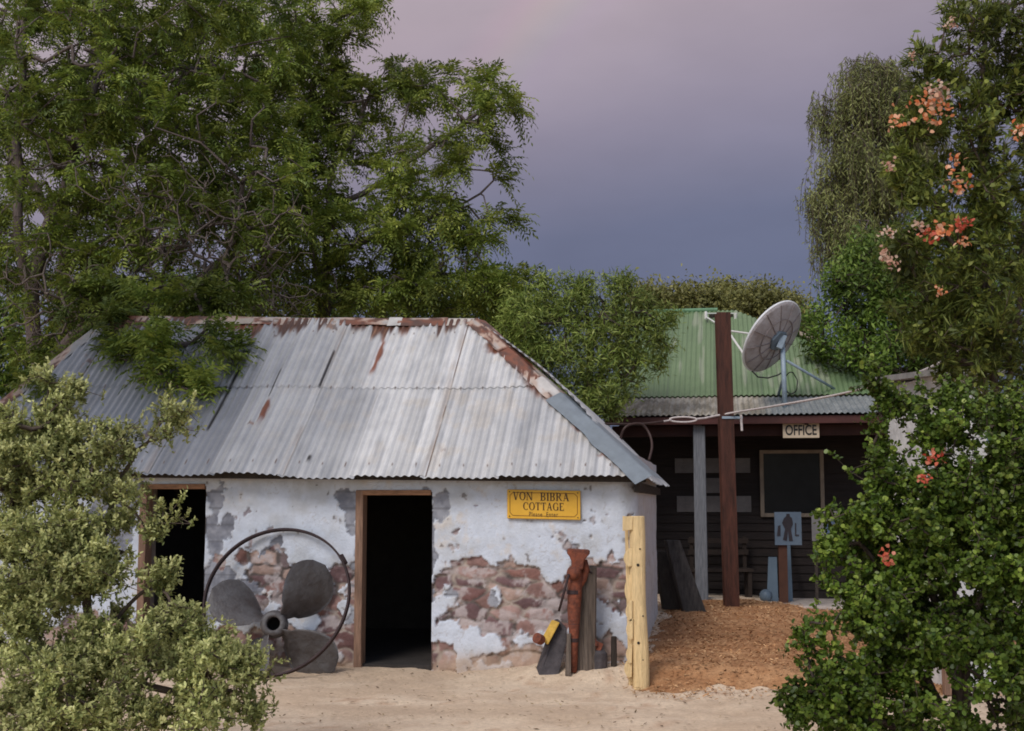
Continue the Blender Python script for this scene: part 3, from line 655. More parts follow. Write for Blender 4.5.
for i in range(8):
    p, q = np.array(loop[i]), np.array(loop[(i + 1) % 8]); d = (q - p) / np.linalg.norm(q - p); n = np.array([-d[1], d[0]]) * .0030
    b.add([O2 + ux * a[0] + uz * a[1] for a in (p - n, q - n, q + n, p + n)], [(0, 1, 2, 3)])
b.build('border_line', mat('sign_border', (.22, .10, .02)), sgn)
put_letters('lettering', M['ink'], sgn, Os + nr * .003, ux, uz, nr, [('VON', -.195 * wS / .69, .038, .075, .185), ('BIBRA', .105 * wS / .69, .036, .075, .27), ('COTTAGE', 0, -.052, .070, .385)])
text_mesh('small_lettering', 'Please  Enter', M['ink'], sgn, Os + nr * .003 - uz * .112, ux, uz, nr, .042, .27, 1.15)
for x, z in ((.93, .84), (-.93, .84), (.93, -.84), (-.93, -.84)):
    MB().tube([Os + ux * x * wS / 2 + uz * z * hS / 2 + nr * .001, Os + ux * x * wS / 2 + uz * z * hS / 2 + nr * .006], .006).build('screw', M['ink'], sgn)

# ------------------------------------------------------------------ ship's propeller and iron hoop
def propeller():
    hub = at(274, 624, 11.78)
    root = thing('ship_propeller', (hub[0], hub[1], gz(hub[0], hub[1])), 'grey four bladed ship propeller leaning on the cottage wall behind an iron hoop', 'propeller')
    ax = Vector((.10, -1, .16)).normalized(); ex_ = Vector((0, 0, 1)).cross(-ax).normalized() * 1.0
    ex_ = Vector((1, 0, 0)) - ax * ax.x; ex_.normalize(); ey_ = (-ax).cross(ex_).normalized()
    if ey_.z < 0: ey_ = -ey_
    H = Vector(hub)
    for ang, rad, wid, sw in ((42, .71, .62, 3), (160, .67, .58, -3), (240, .63, .54, 0), (318, .71, .60, 2)):
        nu, nv = 22, 17; V = []; F = []
        for i in range(nu):
            u = i / (nu - 1); r = .10 + (rad - .10) * u
            wv = wid * (.30 + .70 * math.sin(math.pi * min(1, u * .72 + .06)) ** .9) * (1 if u < .70 else math.sqrt(max(0.0, 1 - ((u - .70) / .30) ** 2)) * .985 + .015)
            beta = math.atan2(.40, r * .95)
            for side in (0, 1):
                for j in range(nv):
                    t = (j / (nv - 1) - .5) * wv
                    a = R(ang) + R(sw) * u * 3 + t * math.cos(beta) / max(r, .13) * (1.0 if r > .2 else .8)
                    rr = r if u < .9 else r
                    off = t * math.sin(beta) * 1.0
                    th = (.050 * (1 - u) + .012) * (1 - (2 * j / (nv - 1) - 1) ** 2) * (1 if side else -1)
                    V.append(H + (ex_ * math.cos(a) + ey_ * math.sin(a)) * rr + ax * (off * .8 + th - .02))
        def id_(i, s_, j): return i * 2 * nv + s_ * nv + j
        for i in range(nu - 1):
            for j in range(nv - 1):
                F.append((id_(i, 1, j), id_(i + 1, 1, j), id_(i + 1, 1, j + 1), id_(i, 1, j + 1))); F.append((id_(i, 0, j), id_(i, 0, j + 1), id_(i + 1, 0, j + 1), id_(i + 1, 0, j)))
            for j in (0, nv - 1): F.append((id_(i, 0, j), id_(i + 1, 0, j), id_(i + 1, 1, j), id_(i, 1, j)))
        mb = MB(); mb.add(V, F); mb.build('blade', M['bronze'], root, smooth=True)
    mb = MB(); n = 28
    prof = [(.060, .02), (.062, .085), (.075, .092), (.105, .086), (.120, .06), (.128, -.02), (.125, -.12), (.10, -.16), (.055, -.16), (.058, .02)]
    V = [H + ax * z + (ex_ * math.cos(2 * math.pi * k / n) + ey_ * math.sin(2 * math.pi * k / n)) * r for r, z in prof for k in range(n)]
    mb.add(V, [(i * n + k, i * n + (k + 1) % n, (i + 1) * n + (k + 1) % n, (i + 1) * n + k) for i in range(len(prof) - 1) for k in range(n)])
    mb.build('hub', M['bronze'], root, smooth=True)
    mb = MB(); mb.add([H + ax * -.10 + (ex_ * math.cos(2 * math.pi * k / n) + ey_ * math.sin(2 * math.pi * k / n)) * .059 for k in range(n)], [tuple(range(n))]); mb.build('bore', M['hole'], root)
propeller()
def hoop():
    c = at(277, 600, 11.72); c[2] = .70
    s, z = onwall(277, 527)
    top = wallpt(s, 1.325, .06); bot = np.array([at(277, 672, 11.55)[0], 11.56, gz(-2.2, 11.56) + .02])
    cen = (top + bot) / 2; up = Vector(top - bot); rad = up.length / 2 * .985; up.normalize()
    sd = Vector((-A_[0], -A_[1], 0)); sd = (sd - up * sd.dot(up)).normalized(); nrm = sd.cross(up).normalized()
    o_ = thing('iron_hoop', tuple(bot), 'large rusty brown iron hoop propped upright in front of the propeller', 'hoop')
    mb = MB(); n = 96; rs = np.random.RandomState(2)
    V = []
    for k in range(n):
        a = 2 * math.pi * k / n; d = sd * math.cos(a) * 1.0 + up * math.sin(a); w_ = 1 + .010 * math.sin(3 * a + .6)
        for dr, dn in ((-.010, -.026), (.010, -.026), (.010, .026), (-.010, .026)): V.append(Vector(cen) + d * (rad * w_ + dr) + nrm * dn)
    mb.add(V, [(k * 4 + j, k * 4 + (j + 1) % 4, ((k + 1) % n) * 4 + (j + 1) % 4, ((k + 1) % n) * 4 + j) for k in range(n) for j in range(4)])
    mb.build('band', M['hoop'], o_, bevel=.004)
    a = R(24); d = sd * math.cos(a) + up * math.sin(a); p = Vector(cen) + d * (rad + .012)
    mb = MB(); t = d.cross(nrm); mb.tube([p - t * .05 + d * .012, p + t * .05 + d * .012], .020, 8); mb.build('joint_lug', M['hoop'], o_, smooth=True)
hoop()

# ------------------------------------------------------------------ vice, stump and odds and ends by the wall
def basept(px, py, Y):
    p = at(px, py, Y); p[2] = gz(p[0], p[1]) - .01; return p
def vice():
    b0 = basept(573, 665, 11.28); k = 1250 / 11.28
    root = thing('leg_vice', b0, 'rusty orange blacksmith leg vice standing against a weathered wooden stump', 'vice')
    P = lambda px, py, dy=0: at(px, py, 11.28 + dy)
    mb = MB(); mb.tube([P(573.5, 672), P(574, 640), P(574, 610), P(575, 585), P(575, 568)], [.030, .040, .060, .064, .062], 12); mb.build('leg', M['rust'], root, smooth=True)
    mb = MB()
    pr = [(568, 549), (590, 550), (590, 554), (587, 557), (584, 562), (583, 570), (572, 570), (572, 562), (570, 557), (567.5, 554)]
    mb.prism([P(x, y, -.07) for x, y in pr], (0, .15, 0)); mb.build('jaw', M['rust'], root, bevel=.012)
    mb = MB(); c = Vector(P(574, 573, -.03)); V = []; n = 14
    for i in range(9):
        ph = math.pi * i / 8
        for j in range(n): V.append(c + Vector((.066 * math.sin(ph) * math.cos(2 * math.pi * j / n), -.095 * math.cos(ph), .068 * math.sin(ph) * math.sin(2 * math.pi * j / n))))
    mb.add(V, [(i * n + j, i * n + (j + 1) % n, (i + 1) * n + (j + 1) % n, (i + 1) * n + j) for i in range(8) for j in range(n)]); mb.build('screw_boss', M['rust'], root, smooth=True)
    mb = MB(); mb.tube([P(584, 560, .02), P(586, 570, .02), P(583, 580, .02), P(579, 590, .0)], [.03, .034, .03, .012], 8); mb.build('spring', M['rust'], root, smooth=True)
    mb = MB(); mb.tube([P(569, 574, -.10), P(563, 596, -.08), P(559, 611, -.04)], .011, 8); mb.build('handle', M['hoop'], root, smooth=True)
    for y in (592, 622, 640):
        mb = MB(); mb.tube([P(574, y - 2), P(574, y + 2)], [.066 - (y - 592) * .0005, .066 - (y - 592) * .0005], 12); mb.build('band', M['hoop'], root)
    # stump
    b1 = basept(584, 665, 11.42)
    st = thing('wooden_stump', b1, 'weathered grey upright timber stump behind the rusty leg vice', 'post')
    mb = MB(); n = 18; V = []; prof = [(0, .115), (.2, .108), (.5, .102), (.8, .10), (1.0, .098), (1.02, .088)]
    rs = np.random.RandomState(9); jj = rs.uniform(.86, 1.1, n); Ht = at(584, 569, 11.42)[2] - b1[2]
    for z, r in prof:
        for j in range(n): V.append((b1[0] + .0 + r * jj[j] * math.cos(2 * math.pi * j / n) + .025 * z, b1[1] + r * jj[j] * math.sin(2 * math.pi * j / n), b1[2] - .05 + (Ht + .05) * z + .012 * jj[j] * z))
    mb.add(V, [(i * n + j, i * n + (j + 1) % n, (i + 1) * n + (j + 1) % n, (i + 1) * n + j) for i in range(len(prof) - 1) for j in range(n)] + [tuple((len(prof) - 1) * n + j for j in range(n))])
    mb.build('timber', M['oldpost'], st)
    mb = MB(); mb.tube([at(576, 567, 11.33), at(585, 570, 11.31), at(592, 573, 11.33)], .008, 6); mb.build('iron_strap', M['hoop'], st)
    # short pale off-cut at the foot of the vice
    b2 = basept(568, 666, 11.22); oc = thing('timber_offcut', b2, 'short weathered timber offcut standing at the foot of the vice', 'timber')
    mb = MB(); mb.hexa([at(565, 676, 11.25), at(571, 676, 11.22), at(571, 676, 11.30), at(565, 676, 11.33), at(567, 634, 11.25), at(571, 633, 11.22), at(571, 633, 11.30), at(567, 634, 11.33)]); mb.build('block', M['oldpost'], oc, bevel=.006)
vice()
def slab():
    b0 = basept(550, 668, 11.25)
    root = thing('leaning_slab', b0, 'dark stone slab with a yellow painted edge leaning beside the vice', 'slab')
    Pf = [at(538, 671, 11.30), at(559, 667, 11.30), at(567, 642, 11.38), at(567, 628, 11.42), at(561, 622, 11.44), at(557, 624, 11.44), at(548, 648, 11.36)]
    for p in Pf[:2]: p[2] = gz(p[0], p[1]) - .015
    mb = MB(); mb.prism([p + np.array([0, 0, .0]) for p in Pf], (-.03, .15, .02)); mb.build('stone', M['darkstone'], root, bevel=.012)
    mb = MB(); mb.hexa([at(541, 640, 11.32), at(548, 645, 11.30), at(548, 645, 11.46), at(541, 640, 11.48), at(552, 619.5, 11.38), at(560, 622.5, 11.36), at(560, 622.5, 11.52), at(552, 619.5, 11.54)]); mb.build('painted_edge', M['yellow'], root, bevel=.01)
    c = at(539, 639, 11.26); cup = thing('rusty_tin', (c[0], c[1], c[2] - .05), 'small rusty red tin lying against the yellow edged slab', 'tin')
    mb = MB(); a = Vector((-.5, -.6, .3)).normalized(); mb.tube([Vector(c) - a * .035, Vector(c) + a * .035, Vector(c) + a * .034, Vector(c) - a * .02], [.045, .047, .038, .036], 16, cap=False); mb.tube([Vector(c) - a * .034, Vector(c) - a * .03], .044, 16)
    mb.build('can', M['rust'], cup)
    b1 = basept(598, 664, 11.40); st = thing('dark_block', b1, 'squat dark stone block on the ground between stump and cream post', 'stone')
    mb = MB(); rs = np.random.RandomState(3); n = 10; V = []
    for z, r in ((-.04, .085), (.06, .092), (.125, .085), (.15, .06)):
        for j in range(n): V.append((b1[0] + r * rs.uniform(.9, 1.08) * math.cos(.63 * j), b1[1] + r * .8 * rs.uniform(.9, 1.1) * math.sin(.63 * j), b1[2] + z))
    mb.add(V, [(i * n + j, i * n + (j + 1) % n, (i + 1) * n + (j + 1) % n, (i + 1) * n + j) for i in range(3) for j in range(n)] + [tuple(30 + j for j in range(n))]); mb.build('stone', M['darkstone'], st, bevel=.01)
    b2 = b1 + Z_ * .14; cn = thing('rusty_bracket', b2, 'small rusty red iron bracket on top of the squat dark block', 'bracket')
    mb = MB(); mb.box(b2 + Z_ * .045, (.075, .05, .075), Matrix.Rotation(.4, 3, 'Y')); mb.tube([b2 + Z_ * .05 + np.array([-.02, -.03, 0]), b2 + np.array([-.03, -.03, .12])], [.022, .010], 8); mb.build('iron', M['rust'], cn, bevel=.012)
    b3 = basept(614, 662, 11.44); sk = thing('dark_stake', b3, 'short dark stake upright at the wall foot beside the cream post', 'stake')
    mb = MB(); mb.tube([b3 - Z_ * .04, b3 + Z_ * .12, b3 + Z_ * .255, b3 + Z_ * .262], [.028, .027, .026, .02], 8); mb.build('wood', M['darkwood'], sk)
slab()
def cream_post():
    Y = 11.0; b0 = basept(641, 682, Y)
    root = thing('cream_post', b0, 'cream painted timber post with split flakes along its left edge', 'post')
    ht = at(640, 516, Y)[2] - b0[2]; wv = .142; n = 16
    mb = MB(); V = []
    out = []
    for k in range(n):
        a = 2 * math.pi * k / n; ca, sa = math.cos(a), math.sin(a)
        e = 2.6; out.append((math.copysign(abs(ca) ** (2 / e), ca) * wv / 2, math.copysign(abs(sa) ** (2 / e), sa) * .085))
    for z in np.linspace(0, 1, 9):
        tw = 1 + .03 * math.sin(z * 7); lean = -.028 * z + .006 * math.sin(z * 9)
        for x, y in out: V.append((b0[0] + x * tw + lean, b0[1] + y * tw, b0[2] - .06 + (ht + .06) * z))
    mb.add(V, [(i * n + j, i * n + (j + 1) % n, (i + 1) * n + (j + 1) % n, (i + 1) * n + j) for i in range(8) for j in range(n)] + [tuple(8 * n + j for j in range(n))])
    mb.build('timber', M['cream'], root, bevel=.006)
    # backing slat and the flakes
    mb = MB(); X0 = b0[0] - .075
    mb.hexa([(X0 - .028, Y + .02, b0[2] - .04), (X0 + .01, Y + .02, b0[2] - .04), (X0 + .01, Y + .05, b0[2] - .04), (X0 - .028, Y + .05, b0[2] - .04), (X0 - .050, Y + .02, b0[2] + ht - .02), (X0 - .02, Y + .02, b0[2] + ht - .02), (X0 - .02, Y + .05, b0[2] + ht - .02), (X0 - .050, Y + .05, b0[2] + ht - .02)])
    mb.build('backing_slat', M['cream'], root, bevel=.005)
    for y0, y1, x0, wd in ((516, 531, 622, 12), (548, 567, 623, 11), (574, 604, 624, 10), (600, 622, 625, 9), (618, 640, 625.5, 9), (644, 664, 625.5, 8), (658, 678, 623.5, 10)):
        mb = MB(); pts = []
        sq = y0 == 516
        for t in np.linspace(0, 1, 11):
            prof = (1.0 if sq else math.sin(math.pi * (.12 + .80 * t)) ** .6)
            pts.append(at(x0 + wd - wd * prof + .5, y1 + (y0 - y1) * t, Y - .085 + .02 * ((y0 // 2) % 3)))
        pts += [at(x0 + wd - 1.2, y0 + 1, Y - .085 + .02 * ((y0 // 2) % 3)), at(x0 + wd - 1.8, y1 - 1, Y - .085 + .02 * ((y0 // 2) % 3))]
        mb.prism(pts, (.012, .045, 0)); mb.build('flake', M['cream'], root, bevel=.004)
    for px, py, r in ((640.0, 549, .007), (638, 565, .013), (643, 616, .007), (638.5, 643, .013), (643, 660, .006)):
        p = at(px, py, Y - .083); mb = MB(); mb.tube([p + np.array([0, .012, 0]), p + np.array([0, -.004, 0])], r, 10); mb.build('nail_head', M['hole'], root)
cream_post()

# ------------------------------------------------------------------ the office
OY = 18.35
SL = .20
OROT = R(-9.5); OP = np.array([3.0, 17.0, 0]); OX_ = np.array([math.cos(OROT), math.sin(OROT), 0]); OD_ = np.array([-math.sin(OROT), math.cos(OROT), 0])
def at_off(px, py, Yl):
    """point of the place at that pixel on the plane Yl - 17 metres behind the veranda front"""
    r = ray(px, py); c = np.array([0, 0, EYE]); t = (Yl - 17.0 - (c - OP).dot(OD_)) / r.dot(OD_); return c + r * t
def atL(px, py, Yl):
    p = at_off(px, py, Yl); return np.array([(p - OP).dot(OX_) + 3.0, Yl, p[2]])
office = thing('office_building', (3.0, 17.0, SL), 'dark timber office with green tin roof and a deep shady veranda', 'building')
def office_build():
    XL, XR = 1.35, 6.4
    b = MB(); zt = 3.05; n = 24
    for i in range(n):                                     # weatherboards
        z0, z1 = SL + (zt - SL) * i / n, SL + (zt - SL) * (i + 1) / n
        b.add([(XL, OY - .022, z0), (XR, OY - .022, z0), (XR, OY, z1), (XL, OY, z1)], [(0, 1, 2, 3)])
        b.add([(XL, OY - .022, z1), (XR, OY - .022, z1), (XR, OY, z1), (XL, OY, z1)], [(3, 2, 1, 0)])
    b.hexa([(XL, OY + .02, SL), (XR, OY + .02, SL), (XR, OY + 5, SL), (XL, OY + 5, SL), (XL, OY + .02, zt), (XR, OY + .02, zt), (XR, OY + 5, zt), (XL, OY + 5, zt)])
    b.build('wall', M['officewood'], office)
    b = MB(); b.hexa([(1.2, 16.95, -.1), (XR + .6, 16.95, -.1), (XR + .6, OY, -.1), (1.2, OY, -.1), (1.2, 16.95, SL), (XR + .6, 16.95, SL), (XR + .6, OY, SL), (1.2, OY, SL)]); b.build('veranda_floor', M['concrete'], office, bevel=.01)
    # green roof -------------------------------------------------
    zE, YE = atL(700, 396, 18.15)[2], 18.15
    YR = 21.6; zR = atL(700, 311, YR)[2]
    xRr = atL(735, 311, YR)[0]; xE = 5.95; xl = 1.2
    def face(x0, x1, xt0, xt1, ya, za, yb, zb, col, seed, pitch=.0762, amp=.010, nr=30):
        gs = np.arange(x0, x1, pitch / 8); V0 = np.linspace(0, 1, nr)
        # each corrugation runs straight up the slope and is cut by the hip
        vmax = np.ones_like(gs)
        vmax = np.where(gs > xt1, (x1 - gs) / max(x1 - xt1, 1e-6), vmax); vmax = np.clip(vmax, 0.002, 1)
        G = np.repeat(gs[:, None], nr, 1); Vv = vmax[:, None] * V0[None]
        sl = np.array([0, -(zb - za), (yb - ya)]); sl = sl / np.linalg.norm(sl)
        h = amp * np.sin(2 * math.pi * G / pitch) + (fbm(G * .8, Vv * 3, 2, seed) - .5) * .03
        P = np.stack([G, ya + (yb - ya) * Vv, za + (zb - za) * Vv], -1) + sl * h[..., None]
        return P, G, Vv, gs
    P, G, Vv, gs = face(xl, xE, xl, xRr, YE, zE, YR, zR, 0, 3)
    n1 = fbm(G * 1.3, Vv * 4, 4, 101); n2 = fbm(G * 9, Vv * 3, 3, 103); sheet = TAB[(np.floor(G / .686).astype(int)) & 255, (Vv > .5).astype(int) + 7]
    c = lerp((.095, .150, .070), (.148, .215, .105), np.clip(.5 * n1 + .5 * sheet, 0, 1)); c = lerp(c, (.30, .31, .24), .5 * sm(.62, .74, n2)); c = lerp(c, (.06, .085, .05), .6 * (1 - sm(.0, .008, np.abs(Vv - .5))))
    seam = ((G / .686) % 1 < .035); c = lerp(c, (.05, .08, .045), .6 * seam)
    green = mat('green_tin', attr=True, var=.10, scale=6, rough=.5, spec=.4)
    rf = npmesh('roof', P.reshape(-1, 3), [grid_faces(len(gs), 30)], green, office, col=c.reshape(-1, 3), smooth=True)
    yB = YR + (YR - YE)
    b = MB(); zg = zR - .32; yg = .32 / (zR - zE) * (YR - YE)
    b.add([(xE, YE, zE), (xE, yB, zE), (xRr, YR, zR)], [(0, 1, 2)]); b.add([(xl, yB, zE), (xE, yB, zE), (xRr, YR, zR), (xl, YR, zR)], [(0, 1, 2, 3)]); b.add([(xl, YE, zE), (xl, yB, zE), (xl, YR, zR)], [(0, 1, 2)])
    o = b.build('far_slopes', mat('green_tin_plain', (.10, .18, .10), var=.2), office); o.parent = rf
    b = MB(); a_, q_ = np.array([xRr, YR, zR + .01]), np.array([xE + .02, YE - .02, zE + .03])
    d = q_ - a_
    for t0, t1 in ((.22, 1.0),):
        p, r_ = a_ + d * t0, a_ + d * t1
        b.add([p + np.array([-.05, -.10, .01]), p + Z_ * .055, p + np.array([.12, .08, -.04]), r_ + np.array([-.05, -.10, .01]), r_ + Z_ * .055, r_ + np.array([.12, .08, -.04])], [(0, 1, 4, 3), (1, 2, 5, 4)])
    o = b.build('hip_cap', mat('weathered_hip_cap', (.36, .31, .26), c2=(.20, .13, .10), scale=9), office, solid=.006); o.parent = rf
    b = MB(); b.tube([(xl, YR, zR + .015), (xRr - .3, YR, zR + .015)], .035, 8); o = b.build('ridge_cap', mat('green_ridge', (.13, .24, .14)), office); o.parent = rf
    # white trimmed gablet at the ridge end
    b = MB(); g = lambda px, py, Y_: atL(px, py, Y_)
    b.tube([g(735.5, 314, 21.2), g(736, 330, 21.2)], .022, 4); b.tube([g(706, 313.5, 21.2), g(737, 313.5, 21.2)], .010, 4); b.tube([g(706, 317, 21.0), g(722, 327, 20.9)], .016, 4); b.tube([g(706, 312, 21.2), g(706, 319, 21.0)], .022, 4)
    o = b.build('gablet_trim', M['offwhite'], office); o.parent = rf
    b = MB(); b.hexa([g(709, 331, 21.25), g(733, 331, 21.25), g(733, 331, 21.4), g(709, 331, 21.4), g(709, 314, 21.25), g(733, 314, 21.25), g(733, 314, 21.4), g(709, 314, 21.4)]); o = b.build('gablet_vent', M['darkwood'], office); o.parent = rf
    # veranda roof ---------------------------------------------------
    zV, YV = atL(700, 415, 16.85)[2], 16.85
    P, G, Vv, gs = face(1.28, 6.9, 1.28, 6.9, YV, zV, YE + .05, zE - .02, 0, 5, nr=14)
    n1 = fbm(G * 3, Vv * 3, 4, 111); n2 = fbm(G * 12, Vv * 4, 4, 113)
    c = lerp((.21, .185, .145), (.36, .33, .28), sm(.35, .65, n2)); c = lerp(c, (.10, .085, .06), .75 * sm(.52, .7, n1)); c = lerp(c, (.16, .19, .21), sm(3.3, 3.6, G) * .7)
    lich = mat('lichen_tin', attr=True, var=.3, scale=22, rough=.8)
    npmesh('veranda_roof', P.reshape(-1, 3), [grid_faces(len(gs), 14)], lich, office, col=c.reshape(-1, 3), smooth=True)
    b = MB(); b.box((4.1, YV + .06, zV - .072), (5.6, .03, .105)); b.build('fascia', M['redfascia'], office, bevel=.004)
    b = MB(); b.box((4.1, 17.16, zV - .20), (5.5, .09, .15)); b.build('veranda_beam', mat('red_beam', (.03, .010, .008)), office, bevel=.005)
    # ceiling under the veranda roof and end closures keep it dark
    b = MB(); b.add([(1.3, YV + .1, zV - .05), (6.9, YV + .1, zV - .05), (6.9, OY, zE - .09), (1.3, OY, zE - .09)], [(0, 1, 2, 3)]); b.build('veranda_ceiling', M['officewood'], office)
    for x in np.linspace(1.9, 6.7, 8):
        b = MB(); b.hexa([(x, YV + .12, zV - .14), (x + .05, YV + .12, zV - .14), (x + .05, OY - .03, zE - .18), (x, OY - .03, zE - .18), (x, YV + .12, zV - .056), (x + .05, YV + .12, zV - .056), (x + .05, OY - .03, zE - .097), (x, OY - .03, zE - .097)])
        b.build('rafter', M['officewood'], office)
    # grey veranda post
    Yp = 17.1; t = atL(699, 425, Yp); bt = atL(702, 604, Yp)
    b = MB(); b.hexa([(bt[0] - .085, Yp - .07, SL - .01), (bt[0] + .085, Yp - .07, SL - .01), (bt[0] + .085, Yp + .07, SL - .01), (bt[0] - .085, Yp + .07, SL - .01), (t[0] - .08, Yp - .07, t[2]), (t[0] + .08, Yp - .07, t[2]), (t[0] + .08, Yp + .07, t[2]), (t[0] - .08, Yp + .07, t[2])]); b.build('veranda_post', M['greywood'], office, bevel=.012)
    # window
    Yw = OY - .03
    wl_, wr, zb, zt_ = atL(760, 484, Yw)[0], atL(824, 484, Yw)[0], atL(790, 517, Yw)[2], atL(790, 450, Yw)[2]
    b = MB()
    for x0, x1, z0, z1 in ((wl_, wl_ + .055, zb, zt_), (wr - .055, wr, zb, zt_), (wl_ + .055, wr - .055, zt_ - .05, zt_), (wl_ + .055, wr - .055, zb, zb + .055)):
        b.box(((x0 + x1) / 2, Yw - .02, (z0 + z1) / 2), (x1 - x0, .05, z1 - z0))
    wf = b.build('window', mat('window_frame_paint', (.19, .15, .115), var=.2), office, bevel=.004)
    b = MB(); b.box(((wl_ + wr) / 2, Yw - .005, (zb + zt_) / 2), (wr - wl_ - .1, .008, zt_ - zb - .09)); o = b.build('pane', M['glass'], office); o.parent = wf
office_build()
office.rotation_euler = (0, 0, OROT)

def wallboard(name, x0, y0, x1, y1, m, label, cat, Y=OY - .035, group=None, th=.012):
    a, b_ = at_off(x0, y1, Y), at_off(x1, y0, Y); c = (a + b_) / 2; b_ = np.array([a[0] + np.linalg.norm((b_ - a)[:2]), a[1], b_[2]])
    root = thing(name, c, label, cat, group); root.rotation_euler = (0, 0, OROT); mb = MB(); mb.box(c, (abs(b_[0] - a[0]), th, abs(b_[2] - a[2]))); mb.build('board', m, root, bevel=.002)
    return root, c, abs(b_[0] - a[0]), abs(b_[2] - a[2])
# OFFICE sign hangs from the fascia
r_, c_, w_, h_ = wallboard('office_sign', 783, 422, 819, 438, M['signcream'], 'small cream board reading OFFICE hung under the veranda eave', 'sign', Y=17.0)
text_mesh('lettering', 'OFFICE', M['black'], r_, c_ + np.array([0, -.0085, -h_ * .34]), (1, 0, 0), (0, 0, 1), (0, -1, 0), h_ * .68, w_ * .86, 1.0, .022)
for s_ in (-.4, .4): MB().tube([c_ + np.array([s_ * w_, 0, h_ / 2]), c_ + np.array([s_ * w_, .06, h_ / 2 + .12])], .005, 5).build('hanger', M['cable'], r_)
for x0, y0, x1, y1, lb in ((675, 458, 750, 473, 'uppermost of three faded notice boards on the dark office wall'), (703, 478, 724, 493, 'small faded notice between the two long boards on the office wall'), (677, 496, 751, 512, 'lowest of three faded notice boards on the dark office wall')):
    r2, c2_, w2, h2 = wallboard('notice_board', x0, y0, x1, y1, M['paper'], lb, 'notice', group='faded notices on the office wall')
    b = MB(); rs = np.random.RandomState(int(x0))
    for i in range(4):
        for j in range(int(w2 / .05)):
            if rs.rand() < .8: b.box(c2_ + np.array([-w2 / 2 + .05 + j * .05, -.0075, h2 * (.3 - .2 * i)]), (.036, .001, .006))
    b.build('faint_lines', mat('faded_ink', (.12, .10, .10)), r2)
# poster on a brown stand
pst = thing('poster_stand', at(782, 603, 17.35) * np.array([1, 1, 0]) + Z_ * SL, 'pale blue poster of a dark standing figure on a brown stand', 'poster')
a, b_ = at(775, 545, 17.3), at(801, 512, 17.3); cc = (a + b_) / 2
MB().box(cc, (b_[0] - a[0], .014, b_[2] - a[2])).build('poster_board', M['posterblue'], pst)
b = MB(); q = lambda px, py: at(px, py, 17.285)
b.add([q(783, 540), q(785, 529), q(782, 523), q(784, 518), q(786, 516.5), q(786.5, 513.8), q(789.5, 513.8), q(790, 516.5), q(792, 518), q(793, 524), q(791, 529), q(793, 541), q(789, 541), q(788, 531), q(787, 541)], [tuple(range(15))])
b.add([q(795, 536), q(795, 523), q(796.3, 523), q(796.3, 534.5), q(799, 534.5), q(799, 536)], [tuple(range(6))]); b.add([q(777, 536), q(778, 526), q(780.5, 525), q(780.5, 536)], [(0, 1, 2, 3)])
b.build('printed_figure', mat('poster_dark_ink', (.03, .025, .03)), pst)
b = MB(); t_, u_ = at(782.5, 545, 17.4), at(782.5, 602, 17.4); b.box(((t_[0] + u_[0]) / 2, 17.36, (SL + t_[2] + .3) / 2), (.12, .05, t_[2] + .3 - SL)); b.build('upright', mat('brown_stand', (.075, .032, .02)), pst, bevel=.004)
# pale boards leaning, ball, white panel
def leaning(x0, x1, yt, yb, lb, lean):
    Y = 17.6; A0, B0 = at(x0, yb, Y), at(x1, yb, Y); t0 = at((x0 + x1) / 2 - 1 + lean, yt, Y + .5)
    A0[2] = B0[2] = SL; root = thing('leaning_board', (A0 + B0) / 2, lb, 'board', 'pale boards leaning by the poster stand')
    h = (B0[0] - A0[0]) / 2 * .75; mb = MB()
    mb.hexa([A0, B0, B0 + np.array([0, .03, 0]), A0 + np.array([0, .03, 0]), t0 - np.array([h, 0, 0]), t0 + np.array([h, 0, 0]), t0 + np.array([h, .03, 0]), t0 - np.array([h, -.03, 0])]); mb.build('panel', M['bluewhite'], root, bevel=.004)
leaning(767, 778.5, 557, 602, 'pale blue board leaning left of the brown poster stand', 1)
leaning(787.5, 793, 540, 602, 'narrow pale blue board leaning right of the brown poster stand', -1)
p = at(766, 597, 17.45); rt = thing('pale_ball', (p[0], p[1], SL), 'pale blue white ball on the veranda floor beside a leaning board', 'ball')
mb = MB(); n = 16; c = Vector((p[0], p[1], SL + .088)); V = [c + Vector((math.sin(math.pi * i / 10) * math.cos(2 * math.pi * j / n), math.sin(math.pi * i / 10) * math.sin(2 * math.pi * j / n), math.cos(math.pi * i / 10))) * .088 for i in range(11) for j in range(n)]
mb.add(V, [(i * n + j, i * n + (j + 1) % n, (i + 1) * n + (j + 1) % n, (i + 1) * n + j) for i in range(10) for j in range(n)]); mb.build('skin', M['bluewhite'], rt, smooth=True)
mb = MB(); 
for k in (0, 1.05, 2.1): mb.tube([c + Vector((math.cos(t) * math.cos(k), math.cos(t) * math.sin(k), math.sin(t))) * .0885 for t in np.linspace(0, 6.28, 25)], .003, 5, cap=False)
mb.build('seam', M['posterblue'], rt)
r_, c_, w_, h_ = wallboard('display_board', 812, 511, 858, 541, mat('panel_white', (.14, .135, .135)), 'greyish white panel standing below the office window beside the bush', 'panel', Y=17.2)
b = MB(); b.box(c_ + np.array([-w_ * .15, -.0085, -.02]), (.06, .004, .16)); b.box(c_ + np.array([-w_ * .05, -.0085, .03]), (.05, .004, .10)); b.build('blue_mark', mat('blue_mark', (.06, .09, .16)), r_)
for s_ in (-.42, .42): MB().box((c_[0] + s_ * w_, c_[1] + .03, (SL + c_[2]) / 2), (.04, .03, c_[2] - SL)).build('leg', M['darkwood'], r_)
